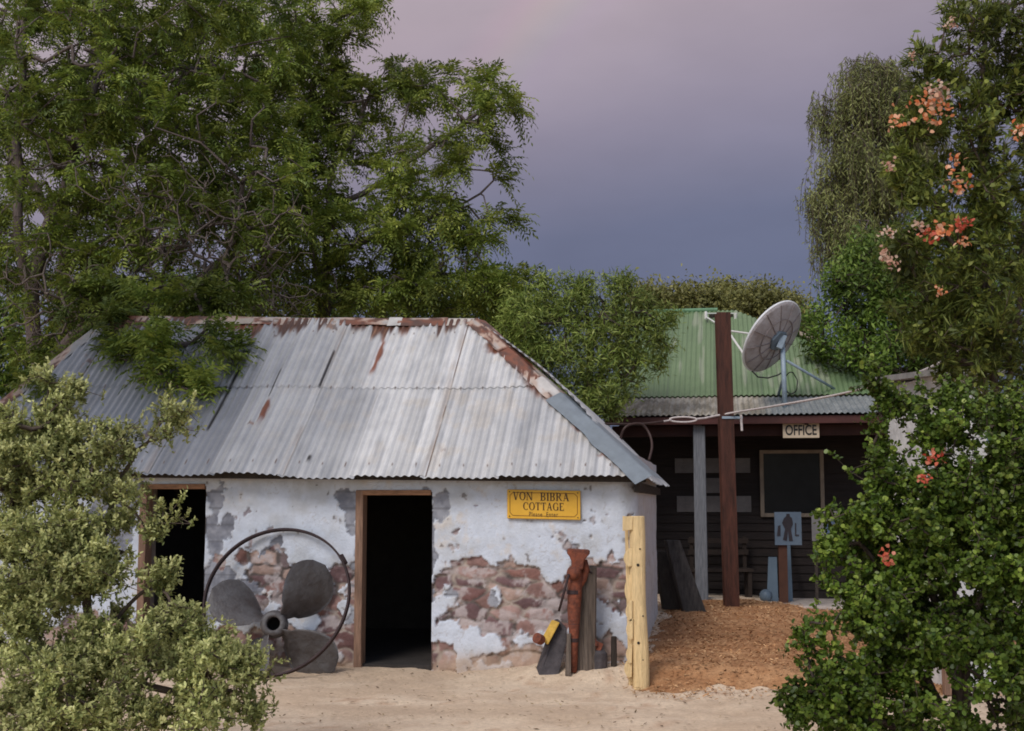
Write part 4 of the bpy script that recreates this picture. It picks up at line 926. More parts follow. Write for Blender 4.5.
# a dim bench behind the red pole
bn = thing('veranda_bench', (2.95, 17.9, SL), 'dim wooden bench with slatted back against the office wall', 'bench')
bw = mat('bench_wood', (.026, .017, .013), var=.3)
b = MB(); b.box((2.95, 17.85, SL + .42), (.86, .36, .04)); b.build('seat', bw, bn, bevel=.004)
for sx in (-.38, .38):
    for sy in (-.13, .13): MB().box((2.95 + sx, 17.85 + sy, SL + .20), (.05, .05, .40)).build('leg', bw, bn)
b = MB(); b.box((2.95, 18.06, SL + .66), (.86, .03, .07)); b.box((2.95, 18.06, SL + .82), (.86, .03, .07))
for sx in (-.38, .38): b.box((2.95 + sx, 18.085, SL + .63), (.05, .02, .50))
b.build('backrest', bw, bn)

# ------------------------------------------------------------------ red steel pole
Yq = 15.9
tp, bp = at(722.5, 313, Yq), at(732, 616, Yq)
pole = thing('red_steel_pole', (bp[0], Yq, gz(bp[0], Yq)), 'tall dark red steel column standing on the mulch before the office', 'pole')
hw = .090; b = MB()
def seg(xa0, xa1, ya, yb):
    b.hexa([(bp[0] + xa0, Yq + ya, bp[2] - .3), (bp[0] + xa1, Yq + ya, bp[2] - .3), (bp[0] + xa1, Yq + yb, bp[2] - .3), (bp[0] + xa0, Yq + yb, bp[2] - .3), (tp[0] + xa0, Yq + ya, tp[2]), (tp[0] + xa1, Yq + ya, tp[2]), (tp[0] + xa1, Yq + yb, tp[2]), (tp[0] + xa0, Yq + yb, tp[2])])
seg(-hw, hw, -.085, -.072); seg(-hw, hw, .072, .085); seg(-.006, .006, -.072, .072)
b.build('steel_column', M['redsteel'], pole, bevel=.003)
b = MB(); m_ = at(731, 418, Yq); b.box(m_ + np.array([.0, -.0, 0]), (.26, .20, .03)); b.build('cable_clamp', M['galv'], pole)

# ------------------------------------------------------------------ satellite dish
def dish():
    Y = 17.25; cD = Vector(at(772.5, 337, Y)); n = Vector((-.597, .57, .559)).normalized(); Rd = .545
    foot = Vector(at(785, 403, Y))
    root = thing('satellite_dish', foot, 'grey ribbed satellite dish on a pipe mast above the veranda roof', 'satellite dish')
    x = Vector((0, 0, 1)).cross(n).normalized(); y = n.cross(x)
    depth = .085; nr_, na = 12, 48
    def P(r, a, off=0): return cD + (x * math.cos(a) + y * math.sin(a)) * r + n * (-depth * (1 - (r / Rd) ** 2) + off)
    mb = MB(); V = [P(Rd * (i + .001) / nr_, 2 * math.pi * j / na) for i in range(nr_ + 1) for j in range(na)]
    mb.add(V, [(i * na + j, i * na + (j + 1) % na, (i + 1) * na + (j + 1) % na, (i + 1) * na + j) for i in range(nr_) for j in range(na)])
    mb.build('reflector', M['dishback'], root, smooth=True, solid=.010)
    mb = MB(); mb.tube([P(Rd + .006, 2 * math.pi * j / na, .008) for j in range(na + 1)], .017, 8, cap=False); mb.build('rim', M['dishrim'], root, smooth=True)
    rib = mat('dish_rib', (.22, .19, .19), var=.3)
    for k in range(12):
        mb = MB(); a = 2 * math.pi * k / 12 + .1; mb.tube([P(Rd * t, a, -.018) for t in np.linspace(.18, .98, 9)], .0075, 5); mb.build('rib', rib, root)
    mb = MB(); mb.tube([P(Rd * .58, 2 * math.pi * j / na, -.018) for j in range(na + 1)], .0075, 5, cap=False); mb.build('ring_rib', rib, root)
    hubc = cD - n * (depth + .045)
    mb = MB(); s = [hubc + (x * math.cos(a) + y * math.sin(a)) * .16 for a in np.linspace(0, 2 * math.pi, 7)[:-1]]
    mb.prism(s, n * .07); mb.build('back_plate', mat('mount_blue_grey', (.12, .155, .19)), root, bevel=.01)
    top = Vector((foot.x - .02, foot.y - .02, at(784, 347, Y)[2]))
    mb = MB(); mb.box((hubc + top) / 2 + Vector((0, 0, .03)), (.085, .12, .20), Matrix.Rotation(.4, 3, 'Y')); mb.tube([hubc, top], .045, 8); mb.build('mount_bracket', M['galv'], root, bevel=.01)
    mb = MB(); mb.tube([foot - Vector((0, 0, .1)), top + Vector((0, 0, .05))], .034, 10); mb.build('mast', M['galv'], root, smooth=True)
    for e, s0 in ((at(845, 395, 18.3), at(787, 361, Y)), (at(778, 396, 18.1), at(785, 372, Y))):
        mb = MB(); mb.tube([s0, e], .020, 8); mb.build('brace', M['galv'], root, smooth=True)
    for arr in ([(736, 331, 18.2), (766, 357, Y + .35)], [(731, 328, 18.2), (752, 334, Y + .4)]):
        pass
    for (px, py), (qx, qy) in (((730, 334), (745, 356)), ((731, 331), (752, 334))):
        mb = MB(); fc = P(Rd * .97, 0)
        mb.tube([at(px, py, 18.25), at(qx, qy, 17.75)], .016, 6); mb.build('feed_strut', M['offwhite'], root)
    mb = MB(); mb.tube([at(752, 371, Y), at(758, 377, Y), at(768, 378, Y), at(778, 375, Y), at(783, 372, Y)], .011, 6); mb.build('feed_cable', M['cable'], root, smooth=True)
    mb = MB(); c = Vector(at(791, 383, Y + .1))
    mb.tube([c + Vector((.09 * math.cos(t) * (1 + .1 * math.sin(5 * t)), .03 * math.sin(3 * t), .15 * math.sin(t))) for t in np.linspace(0, 18.5, 70)], .008, 5); mb.build('coiled_cable', M['cable'], root, smooth=True)
dish()

# ------------------------------------------------------------------ ropes and cables
def line3(name, pts, r, m, label, cat, extra=None):
    P = [np.array(p) for p in pts]
    # Catmull-Rom
    Q = []
    for i in range(len(P) - 1):
        p0, p1, p2, p3 = P[max(0, i - 1)], P[i], P[i + 1], P[min(len(P) - 1, i + 2)]
        for t in np.linspace(0, 1, 8, endpoint=False): Q.append(.5 * ((2 * p1) + (-p0 + p2) * t + (2 * p0 - 5 * p1 + 4 * p2 - p3) * t * t + (-p0 + 3 * p1 - 3 * p2 + p3) * t ** 3))
    Q.append(P[-1]); o = MB().tube(Q, r, 7).build(name, m, None, smooth=True); tag(o, label, cat); return o
line3('pale_rope', [at(705, 418, 15.7), at(731, 413, 15.78), at(780, 405, 14.8), at(840, 394, 13.6), at(886, 382, 12.4), at(917, 373, 11.6), at(945, 360, 11.0), at(962, 348, 10.6)], .013, M['rope'], 'pale rope slung from the red column toward the flowering shrub', 'rope')
tb = thing('turnbuckle', at(685, 420, 15.5), 'pale metal turnbuckle on the wire left of the red column', 'turnbuckle')
mb = MB(); c = at(683, 419.5, 15.5); V = [c + np.array([.17 * math.cos(t), 0, .032 * math.sin(t)]) for t in np.linspace(0, 6.2832, 29)]; mb.tube(V, .012, 6, cap=False); mb.build('body', M['rope'], tb, smooth=True)
MB().tube([at(663, 421.5, 15.3), at(671, 420, 15.4)], .012, 6).build('end_rod', M['rope'], tb); MB().tube([at(696, 419, 15.6), at(706, 418, 15.7)], .014, 6).build('end_rod', M['rope'], tb)
line3('brown_wire', [at(663, 421.5, 15.3), at(640, 424, 14.9), at(608, 424, 14.2), at(600, 424, 13.9)], .014, M['hose'], 'brown wire running from the turnbuckle to the cottage roof', 'wire')
line3('hanging_rope_end', [at(741, 415, 15.75), at(741.5, 423, 15.75), at(742, 431, 15.75)], .016, M['rope'], 'short pale rope end hanging beside the red column', 'rope')
line3('brown_hose_loop', [at(622, 446, 14.5), at(621, 436, 14.5), at(627, 426, 14.5), at(641, 424, 14.6), at(649, 433, 14.6), at(652, 446, 14.5), at(649, 460, 14.4)], .015, M['hose'], 'brown hose looped above the end of the cottage roof', 'hose')
# cable lies on the hip end of the roof
def onhip(g, v, lift=.03): return FR + D_ * g + A_ * (HL * v) + Z_ * (1.80 - .03 * g / 4.1 + (3.555 - 1.80) * v + lift)
line3('black_cable', [at(596, 423, 14.2), at(604, 425, 13.9), onhip(2.0, .35, .05), onhip(2.2, .25), onhip(2.6, .16), onhip(3.1, .10), onhip(3.6, .05), onhip(4.0, .01)], .013, M['cable'], 'black cable trailing down the hip end of the cottage roof', 'cable')

# dark timbers leaning near the cottage end
for k, (x0, x1, xt0, xt1, yb, yt, lb) in enumerate(((684, 707, 666, 680, 614, 540, 'dark timber slab leaning between cottage and grey veranda post'), (664, 688, 655, 666, 612, 551, 'darker timber slab leaning behind the other against the cottage end'))):
    Y = 15.3 + .25 * k
    Ab, Bb, At, Bt = at(x0, yb, Y), at(x1, yb, Y), at(xt0, yt, Y + .15), at(xt1, yt, Y + .15)
    g = gz(Ab[0], Y) + .02; Ab[2] = Bb[2] = g
    root = thing('dark_slab', (Ab + Bb) / 2, lb, 'timber slab', 'dark slabs leaning by the cottage end')
    d = np.array([-.02, .09, 0]); mb = MB(); mb.hexa([Ab, Bb, Bb + d, Ab + d, At, Bt, Bt + d, At + d]); mb.build('slab', M['darkwood'] if k else mat('leaning_slab_wood', (.050, .043, .040), scale=4, stretch=(8, 8, 1), bump=.5, var=.5), root, bevel=.01)

# ------------------------------------------------------------------ plants
def nrm(v): return v / np.maximum(np.linalg.norm(v, axis=-1, keepdims=True), 1e-9)
def frusta(E0, E1, r0, r1, n=5):
    d = nrm(E1 - E0); ref = np.where(np.abs(d[:, 2:3]) > .9, np.array([[1., 0, 0]]), np.array([[0, 0, 1.]]))
    x = nrm(np.cross(d, ref)); y = np.cross(d, x); a = np.arange(n) * 2 * math.pi / n
    ring = x[:, None, :] * np.cos(a)[None, :, None] + y[:, None, :] * np.sin(a)[None, :, None]
    V = np.concatenate([E0[:, None] + ring * r0[:, None, None], E1[:, None] + ring * r1[:, None, None]], 1)
    m = len(E0); b = np.arange(m)[:, None] * 2 * n; k = np.arange(n)[None]
    F = np.stack([b + k, b + (k + 1) % n, b + n + (k + 1) % n, b + n + k], -1).reshape(-1, 4)
    return V.reshape(-1, 3), F
def grow(trunks, targets, rs, step=.25, bend=.22, jitter=.04, tip=.004, power=.42, up=.0, maxr=.3):
    """trunks: list of polylines sharing their first point; every target is reached by a bough from the nearest wood"""
    pos = []; par = []
    for tr in trunks:
        prev = -1
        tr = [np.asarray(p, float) for p in tr]
        for i in range(len(tr) - 1):
            L = np.linalg.norm(tr[i + 1] - tr[i]); k = max(1, int(L / step))
            for j in range(k):
                if i == 0 and j == 0 and pos and np.allclose(tr[0], pos[0]): prev = 0; continue
                pos.append(tr[i] + (tr[i + 1] - tr[i]) * j / k + rs.normal(0, jitter * .3, 3) * (prev >= 0)); par.append(prev); prev = len(pos) - 1
        pos.append(tr[-1]); par.append(prev)
    cap = len(pos) + len(targets) * 40
    Pa = np.zeros((cap, 3)); Pa[:len(pos)] = pos; n = len(pos); par = list(par)
    core = np.array(pos)
    dist0 = np.min(np.linalg.norm(targets[:, None] - core[None, ::2], axis=2), 1)
    ends = []
    for ti in np.argsort(dist0 + rs.uniform(0, .4, len(targets))):
        t = targets[ti]; d = t - Pa[:n]; L = np.linalg.norm(d, axis=1); cost = L + up * np.maximum(0, Pa[:n, 2] - t[2])
        i = int(np.argmin(cost)); p = Pa[i]; dist = L[i]; k = min(38, max(1, int(dist / step + .5)))
        pd = nrm(p - Pa[par[i]]) if par[i] >= 0 else np.array([0, 0, 1.])
        ctrl = p + (pd * .35 + nrm(t - p) * .65 + np.array([0, 0, .15])) * dist * bend
        prev = i
        for j in range(1, k + 1):
            u = j / k; q = (1 - u) ** 2 * p + 2 * u * (1 - u) * ctrl + u * u * t
            if j < k: q = q + rs.normal(0, jitter, 3)
            Pa[n] = q; par.append(prev); prev = n; n += 1
        ends.append(prev)
    Pa = Pa[:n]; par = np.array(par)
    ch = np.zeros((n, 3)); nc = np.zeros(n); has = par >= 0; tipm = np.zeros(n, bool); tipm[ends] = True
    for it in range(4):
        ch[:] = 0; nc[:] = 0; np.add.at(ch, par[has], Pa[has]); np.add.at(nc, par[has], 1)
        mv = has & (nc > 0) & ~tipm; Pa[mv] = .5 * Pa[mv] + .25 * Pa[par[mv]] + .25 * ch[mv] / nc[mv][:, None]
    cnt = np.zeros(n); cnt[ends] += 1
    for i in range(n - 1, 0, -1):
        if par[i] >= 0 and par[i] < i: cnt[par[i]] += cnt[i]
    # trunk lines were added first, so the totals already run root-ward
    rad = np.minimum(maxr, tip * np.maximum(cnt, 1) ** power)
    return Pa, par, rad, np.array(ends), cnt
def wood(Pa, par, rad, name, m, parent, thin=4, rmin=0.0):
    i = np.where((par >= 0))[0]; j = par[i]
    keep = rad[i] > rmin; i, j = i[keep], j[keep]
    r1 = rad[i]; r0 = np.minimum(rad[j], r1 * 1.35)
    big = r1 > .03; Vs, Fs, off = [], [], 0
    for sel, n in ((big, 10), (~big, thin)):
        if sel.any():
            V, F = frusta(Pa[j][sel], Pa[i][sel], r0[sel], r1[sel], n); Vs.append(V); Fs.append(F + off); off += len(V)
    return npmesh(name, np.concatenate(Vs), Fs, m, parent, smooth=True)
SHAPES = {
    'rhomb': np.array([(0, 0), (.45, .5), (1, 0), (.45, -.5)]),
    'hex': np.array([(0, .08), (.35, .5), (.75, .42), (1, 0), (.75, -.42), (.35, -.5)]),
    'round': np.array([(0, .05), (.25, .42), (.6, .52), (.92, .3), (1, 0), (.92, -.3), (.6, -.52), (.25, -.42)]),
}
def leaves(P, D, N, L, W, shape='rhomb', curl=.12):
    s = SHAPES[shape]; D = nrm(D); S = nrm(np.cross(D, N)); N = np.cross(S, D)
    k = len(s); u, v = s[:, 0], s[:, 1]
    V = P[:, None] + D[:, None] * (u[None, :, None] * L[:, None, None]) + S[:, None] * (v[None, :, None] * W[:, None, None]) + N[:, None] * ((np.abs(v) * 1.0 * W[:, None] * .35 - curl * u ** 2 * L[:, None]))[..., None]
    n = len(P); return V.reshape(-1, 3), np.arange(n * k).reshape(n, k)
def blobs_px(bl, n, rs, shell=.45):
    """points in ellipsoids given as (px, py, Y, rx_px, ry_px, depth_m, weight)"""
    w_ = np.array([b[6] if len(b) > 6 else 1 for b in bl]) * np.array([b[3] * b[4] for b in bl]); w_ = w_ / w_.sum()
    k = rs.choice(len(bl), n, p=w_); out = []
    d = nrm(rs.normal(size=(n, 3))); r = rs.uniform(shell ** 3, 1, n) ** (1 / 3)
    for i in range(n):
        b = bl[k[i]]; o = d[i] * r[i]
        Y = b[2] + o[1] * b[5]
        out.append(at(b[0] + o[0] * b[3], b[1] - o[2] * b[4], Y))
    return np.array(out)
def clustered(bl, nc, n, sig, rs, shell):
    c = blobs_px(bl, nc, rs, shell); k = rs.randint(nc, size=n); return c[k] + rs.normal(0, 1, (n, 3)) * sig * rs.uniform(.6, 1.3, (nc, 1))[k]
def rand_dirs(n, rs): return nrm(rs.normal(size=(n, 3)))
def along(Pa, par, rad, cnt, rs, n, maxcnt, jit=.03):
    """points on the thin wood, with the direction of the twig there"""
    c = np.where((cnt <= maxcnt) & (par >= 0))[0]; k = c[rs.randint(len(c), size=n)]; u = rs.rand(n)[:, None]
    p = Pa[k] * u + Pa[par[k]] * (1 - u); return p + rs.normal(0, jit, (n, 3)), nrm(Pa[k] - Pa[par[k]])

def pinnate(P, D, rs, L=.34, pairs=7, droop=.35, lf=.082, wf=.023):
    """feathery leaves: P base points, D directions"""
    n = len(P); D = nrm(D); up = np.tile([[0, 0, 1.]], (n, 1)) + rs.normal(0, .35, (n, 3)); S = nrm(np.cross(D, up)); N = np.cross(S, D)
    Ls = L * rs.uniform(.6, 1.25, n); Pp, Dd, Nn, Ll, Ww, Rr = [], [], [], [], [], []
    rv = np.clip(rs.rand(n) * .8 + rs.rand(n) * .2, 0, 1)
    dr = droop * rs.uniform(.5, 1.6, n)
    for i in range(pairs + 1):
        u = (i + .7) / (pairs + .7)
        pt = P + D * (Ls * u)[:, None] - np.array([0, 0, 1.]) * (Ls * dr * u * u)[:, None]
        tang = nrm(D - np.array([0, 0, 1.]) * (2 * dr * u)[:, None])
        for sgn in ((-1, 1) if i < pairs else (0,)):
            Dd.append(nrm(tang * (.55 if sgn else 1) + S * sgn + rs.normal(0, .12, (n, 3)) - np.array([0, 0, .18]))); Pp.append(pt); Nn.append(N + rs.normal(0, .25, (n, 3)))
            Ll.append(lf * rs.uniform(.75, 1.2, n) * (1.1 - .35 * abs(u - .45))); Ww.append(wf * rs.uniform(.8, 1.25, n)); Rr.append(np.clip(rv + rs.normal(0, .1, n), 0, 1))
    V, F = leaves(*map(np.concatenate, (Pp, Dd, Nn, Ll, Ww)), 'rhomb'); return V, F, np.concatenate(Rr)

def feather_tree(name, base, trunks, blobs, nt_, nfr, label, seed, leafm, barkm, group=None, L=.34, pairs=7, tip=.0045, power=.42, bare=0, lf=.085, wf=.025, rs_shell=.35, step=.25, droop=.35):
    rs = np.random.RandomState(seed); base = np.array(base, float)
    root = thing(name, base, label, 'tree', group)
    T = blobs_px(blobs, nt_, rs, rs_shell)
    Pa, par, rad, ends, cnt = grow([[base] + list(t) for t in trunks], T, rs, step=step, jitter=.035, tip=tip, power=power)
    wood(Pa, par, rad, 'trunk', barkm, root)
    P, D = along(Pa, par, rad, cnt, rs, nfr, 2.5, .02)
    D = nrm(D * .7 + rand_dirs(nfr, rs) * .9 + np.array([0, 0, .15]))
    V, F, r = pinnate(P, D, rs, L, pairs, droop, lf, wf)
    npmesh('crown', V, [F], leafm, root, rnd=r)
    return root
GREEN_A = leafmat('feathery_leaf', (.052, .082, .016), (.135, .182, .028), (.27, .31, .058), trans=.32, scale=.9, clump=.45)
GREEN_B = leafmat('feathery_leaf_light', (.070, .105, .019), (.175, .222, .036), (.33, .36, .078), trans=.35, scale=.9, clump=.4)

b0 = at(36, 380, 17.6); b0[2] = 0
feather_tree('feathery_tree', b0,
    [[at(40, 365, 17.6), at(30, 290, 17.5), at(18, 215, 17.4), at(14, 150, 17.4), at(22, 60, 17.3), at(30, -40, 17.3)],
     [at(40, 365, 17.6), at(70, 335, 17.2), at(120, 305, 16.8), at(170, 292, 16.4), at(225, 275, 16.0)],
     [at(40, 365, 17.6), at(80, 352, 16.6), at(140, 345, 15.2), at(200, 350, 13.8)],
     [at(40, 365, 17.6), at(28, 290, 17.5), at(60, 200, 17.8), at(90, 110, 18), at(110, 20, 18.1)]],
    [(60, 60, 17.6, 110, 110, 2.2), (20, 180, 17.3, 70, 120, 1.8, .6), (150, 40, 17.6, 100, 90, 2.0), (130, 170, 17.2, 100, 80, 1.7, .9), (120, 250, 16.6, 90, 45, 1.2, .8), (205, 240, 16.4, 85, 60, 1.3, 1.1), (215, 130, 17.2, 70, 80, 1.5), (270, 190, 16.8, 50, 90, 1.2), (50, 270, 17.8, 60, 50, 1.2, .5), (240, 40, 17.8, 70, 70, 1.6, .8), (60, 340, 18.2, 70, 40, .8, .4),
     (212, 335, 13.6, 26, 16, .3, 1.2), (155, 350, 13.3, 12, 30, .25, 3.2), (176, 382, 13.1, 8, 28, .15, 3.6), (120, 330, 14.2, 40, 18, .3, 1.6), (238, 345, 13.7, 18, 10, .25, 1.2), (222, 362, 13.3, 8, 16, .15, 1.2), (206, 388, 12.9, 7, 20, .12, 2.4), (125, 350, 13.7, 20, 16, .2, 1.6), (195, 302, 15.0, 60, 22, .4, 3.0), (110, 306, 15.6, 60, 26, .5, 1.6), (60, 350, 15.4, 40, 20, .3, 1.2), (40, 385, 13.5, 30, 14, .3, 1.2)],
    1150, 8600, 'big feathery leaved tree with bare grey limbs overhanging the left end of the roof', 11, GREEN_A, M['bark'], group='feathery trees behind the cottage', tip=.0070, power=.43)
b1 = at(62, 300, 20.2); b1[2] = 0
feather_tree('feathery_tree', b1,
    [[at(62, 300, 20.2), at(66, 220, 20.1), at(74, 150, 20), at(90, 60, 20), at(120, -40, 20)], [at(66, 220, 20.1), at(130, 160, 20.3), at(190, 100, 20.4)], [at(66, 240, 20.1), at(20, 170, 20.2), at(-20, 90, 20.3)]],
    [(40, 40, 20.3, 100, 100, 1.6), (140, 60, 20.4, 110, 110, 1.8), (220, 90, 20.6, 90, 100, 1.6), (150, 210, 20.3, 120, 80, 1.5, .8), (40, 200, 20.6, 70, 110, 1.5), (-30, 130, 20, 60, 140, 1.5), (250, 250, 20.4, 70, 60, 1.2, .8), (70, 310, 20.6, 120, 50, 1.3, .9)],
    650, 4200, 'thicker trunked feathery tree behind the overhanging one at far left', 12, GREEN_A, M['bark'], group='feathery trees behind the cottage', tip=.009, power=.43)
b2 = at(322, 300, 18.6); b2[2] = 0
feather_tree('feathery_tree', b2,
    [[at(322, 300, 18.6), at(326, 230, 18.5), at(330, 180, 18.5), at(352, 130, 18.4), at(372, 85, 18.4)], [at(328, 200, 18.5), at(365, 190, 18.2), at(410, 165, 18.0), at(455, 130, 17.8), at(490, 100, 17.7)], [at(324, 260, 18.5), at(380, 240, 18.2), at(440, 215, 18), at(490, 190, 17.9)], [at(322, 280, 18.6), at(300, 180, 18.8), at(310, 90, 19), at(340, 30, 19), at(350, -30, 19)], [at(322, 290, 18.6), at(380, 285, 18.4), at(440, 270, 18.2), at(500, 285, 18.0)]],
    [(395, 80, 18.4, 40, 22, .7, 1.1), (440, 95, 18.0, 45, 30, .7, 1.1), (492, 100, 17.7, 32, 32, .6, 1.4), (470, 145, 17.8, 38, 26, .6, .8), (420, 165, 18.0, 50, 42, .9, .7), (345, 120, 18.6, 50, 55, 1.0, .9), (340, 20, 18.9, 40, 34, .8, .7), (365, 8, 18.9, 22, 18, .5, .8), (300, 95, 18.9, 55, 80, 1.2, 1.0), (280, 40, 19, 50, 60, 1.1, .9), (430, 225, 17.9, 60, 36, .9, 1.1), (482, 222, 17.8, 40, 28, .6, 1.0), (370, 240, 18.0, 70, 50, 1.1, 1.0), (300, 210, 18.3, 65, 60, 1.1, 1.0), (440, 285, 17.8, 70, 32, .9, 1.5), (505, 285, 17.8, 32, 30, .6, 1.2), (360, 292, 18.0, 90, 30, .9, 1.2), (270, 280, 18.2, 60, 40, .9, 1.0), (505, 165, 17.8, 14, 18, .4, .6)],
    900, 6600, 'open crowned feathery tree standing behind the cottage ridge against the sky', 13, GREEN_B, M['bark'], group='feathery trees behind the cottage', tip=.0058, power=.43)
# dead twiggy thicket under the feathery trees
def thicket():
    rs = np.random.RandomState(31); base = at(236, 312, 15.9); base[2] = 0
    root = thing('bare_twig_thicket', base, 'bare brown twiggy thicket showing just above the cottage ridge', 'bush')
    T = blobs_px([(240, 285, 15.9, 55, 40, .5), (190, 230, 15.5, 80, 60, .5, .7), (150, 180, 15.5, 90, 60, .5, .15), (270, 230, 15.5, 50, 50, .4, .35), (285, 300, 15.9, 40, 20, .4), (120, 300, 15.9, 70, 45, .5, .7), (40, 300, 16.0, 50, 70, .6, .5)], 1300, rs, .1)
    Pa, par, rad, ends, cnt = grow([[base, at(215, 330, 15.9), at(225, 300, 15.9)], [base, at(120, 345, 15.8), at(100, 320, 15.8)]], T, rs, step=.12, bend=.5, jitter=.05, tip=.0042, power=.34)
    wood(Pa, par, rad, 'stem', mat('pale_twig_bark', (.115, .090, .078), scale=8, var=.3, rough=.9), root)
thicket()

# hedge-like dark growth low behind the trees
def simple_tree(name, base, top, blobs, nt_, nl, L, W, label, cat, seed, leafm, barkm, group=None, weep=0, tip=.006, power=.42, trunks=None, shape='rhomb', per_jit=.10, step=.3, maxcnt=3, upb=.2, crown='crown', stem='trunk', shell=.4, jitter=.04):
    rs = np.random.RandomState(seed); base = np.array(base, float); root = thing(name, base, label, cat, group)
    T = blobs_px(blobs, nt_, rs, shell)
    tr = trunks if trunks else [[base, top]]
    Pa, par, rad, ends, cnt = grow(tr, T, rs, step=step, jitter=jitter, tip=tip, power=power)
    wood(Pa, par, rad, stem, barkm, root)
    P, D = along(Pa, par, rad, cnt, rs, nl, maxcnt, per_jit)
    D = nrm(D * .5 + rand_dirs(nl, rs) + np.array([0, 0, upb]))
    if weep:
        s = rs.rand(nl) ** 1.3 * weep; P = P - np.array([0, 0, 1.]) * s[:, None] + rs.normal(0, .07, (nl, 3)); D = nrm(rand_dirs(nl, rs) * .95 - np.array([0, 0, 1.]))
    Ls = L * rs.uniform(.65, 1.3, nl); Ws = W * rs.uniform(.7, 1.3, nl)
    V, F = leaves(P, D, rand_dirs(nl, rs) * .7 + np.array([0, -.3, .8]), Ls, Ws, shape)
    npmesh(crown, V, [F], leafm, root, rnd=np.clip(rs.rand(nl) * .75 + rs.rand(nl) * .25, 0, 1))
    return root
OLIVE = leafmat('narrow_olive_leaf', (.080, .125, .028), (.190, .245, .050), (.33, .36, .098), trans=.3, scale=1.0, clump=.35)
WEEP = leafmat('weeping_leaf', (.110, .128, .046), (.215, .232, .080), (.34, .34, .13), trans=.3, scale=.7, clump=.35)
BRIGHT = leafmat('bushy_leaf', (.036, .070, .012), (.088, .142, .022), (.18, .24, .045), trans=.3, scale=.8, clump=.5)
FAR = leafmat('far_leaf', (.095, .100, .032), (.175, .172, .050), (.26, .24, .08), trans=.25, scale=.25, clump=.35)

b3 = at(592, 400, 17.0); b3[2] = 0
simple_tree('bushy_tree', b3, at(588, 350, 17), [(585, 345, 17, 60, 46, 1.0), (540, 340, 16.8, 40, 42, .7), (625, 345, 16.8, 40, 42, .7), (598, 305, 17, 40, 20, .6), (560, 300, 17, 26, 24, .5), (636, 306, 16.9, 24, 18, .5), (658, 350, 16.6, 16, 22, .4), (664, 318, 16.6, 12, 10, .3, 1.5), (612, 280, 17, 10, 8, .2, 1.5), (548, 282, 17, 12, 8, .2, 1.5), (512, 322, 17, 14, 12, .3, 1.2), (530, 310, 17, 28, 22, .5), (590, 390, 16.7, 50, 25, .6), (600, 405, 16.2, 20, 22, .3, 1.6), (622, 288, 17, 14, 12, .3), (580, 286, 17, 14, 12, .3)],
    620, 23000, .100, .019, 'small bushy olive green tree between the cottage and the office', 'tree', 21, OLIVE, M['barkdark'], trunks=[[b3, at(590, 370, 17), at(592, 330, 17)], [b3, at(590, 370, 17), at(560, 330, 16.9)], [b3, at(592, 365, 17), at(630, 330, 16.9)]], tip=.005, per_jit=.07)
b4 = at(870, 330, 27); b4[2] = 0
def weeping_tree():
    rs = np.random.RandomState(22); root = thing('weeping_tree', b4, 'tall weeping grey green tree beyond the office roof', 'tree')
    T = blobs_px([(862, 82, 27, 30, 24, 1.0), (832, 108, 26.8, 18, 22, .7), (885, 76, 27, 22, 22, .8), (846, 150, 26.8, 26, 30, 1.0), (880, 150, 27, 36, 50, 1.2), (822, 190, 26.8, 14, 22, .6), (830, 225, 26.8, 16, 20, .7), (868, 225, 27, 36, 40, 1.2), (910, 125, 27, 28, 60, 1.2)], 230, rs, .45)
    Pa, par, rad, ends, cnt = grow([[b4, at(870, 250, 27), at(868, 150, 27), at(866, 90, 27)], [b4, at(870, 250, 27), at(845, 180, 27), at(835, 120, 27)]], T, rs, step=.4, tip=.010)
    ns, nl = 14, 15; n = len(ends) * ns
    P0_ = np.repeat(Pa[ends], ns, 0) + rs.normal(0, 1, (n, 3)) * np.array([.16, .16, .10]); L = rs.uniform(.35, 1.15, n) * np.repeat(rs.uniform(.6, 1.25, len(ends)), ns)
    out_ = rs.normal(0, 1, (n, 3)) * np.array([1, 1, 0]); out_ = nrm(out_) * .22
    def pt(u): return P0_ + out_ * (L * np.sqrt(u))[:, None] + np.array([0, 0, -1.]) * (L * (u - .12 * np.sin(math.pi * u)))[:, None]
    E = [pt(u) for u in (0, .33, .66, 1.0)]
    E0, E1 = np.concatenate(E[:-1]), np.concatenate(E[1:]); r0 = np.full(len(E0), .006); Vt, Ft = frusta(E0, E1, r0, r0 * .8, 3)
    wood(Pa, par, rad, 'trunk', M['bark'], root)
    npmesh('hanging_twigs', Vt, [Ft], M['twig'], root)['kind'] = 'stuff'
    Pp, Dd, rr = [], [], []
    tone = np.repeat(rs.rand(len(ends)) * .5, ns)
    for i in range(nl):
        u = (i + rs.rand(n)) / nl; Pp.append(pt(u)); Dd.append(nrm(rand_dirs(n, rs) * .75 + np.array([0, 0, -.75]))); rr.append(np.clip(tone + rs.rand(n) * .5, 0, 1))
    P, D, r = map(np.concatenate, (Pp, Dd, rr)); m = len(P)
    V, F = leaves(P, D, rand_dirs(m, rs) * .8 + np.array([0, -.5, .4]), rs.uniform(.09, .17, m), rs.uniform(.018, .032, m))
    npmesh('crown', V, [F], WEEP, root, rnd=r)
weeping_tree()
b5 = at(936, 420, 18.6); b5[2] = 0
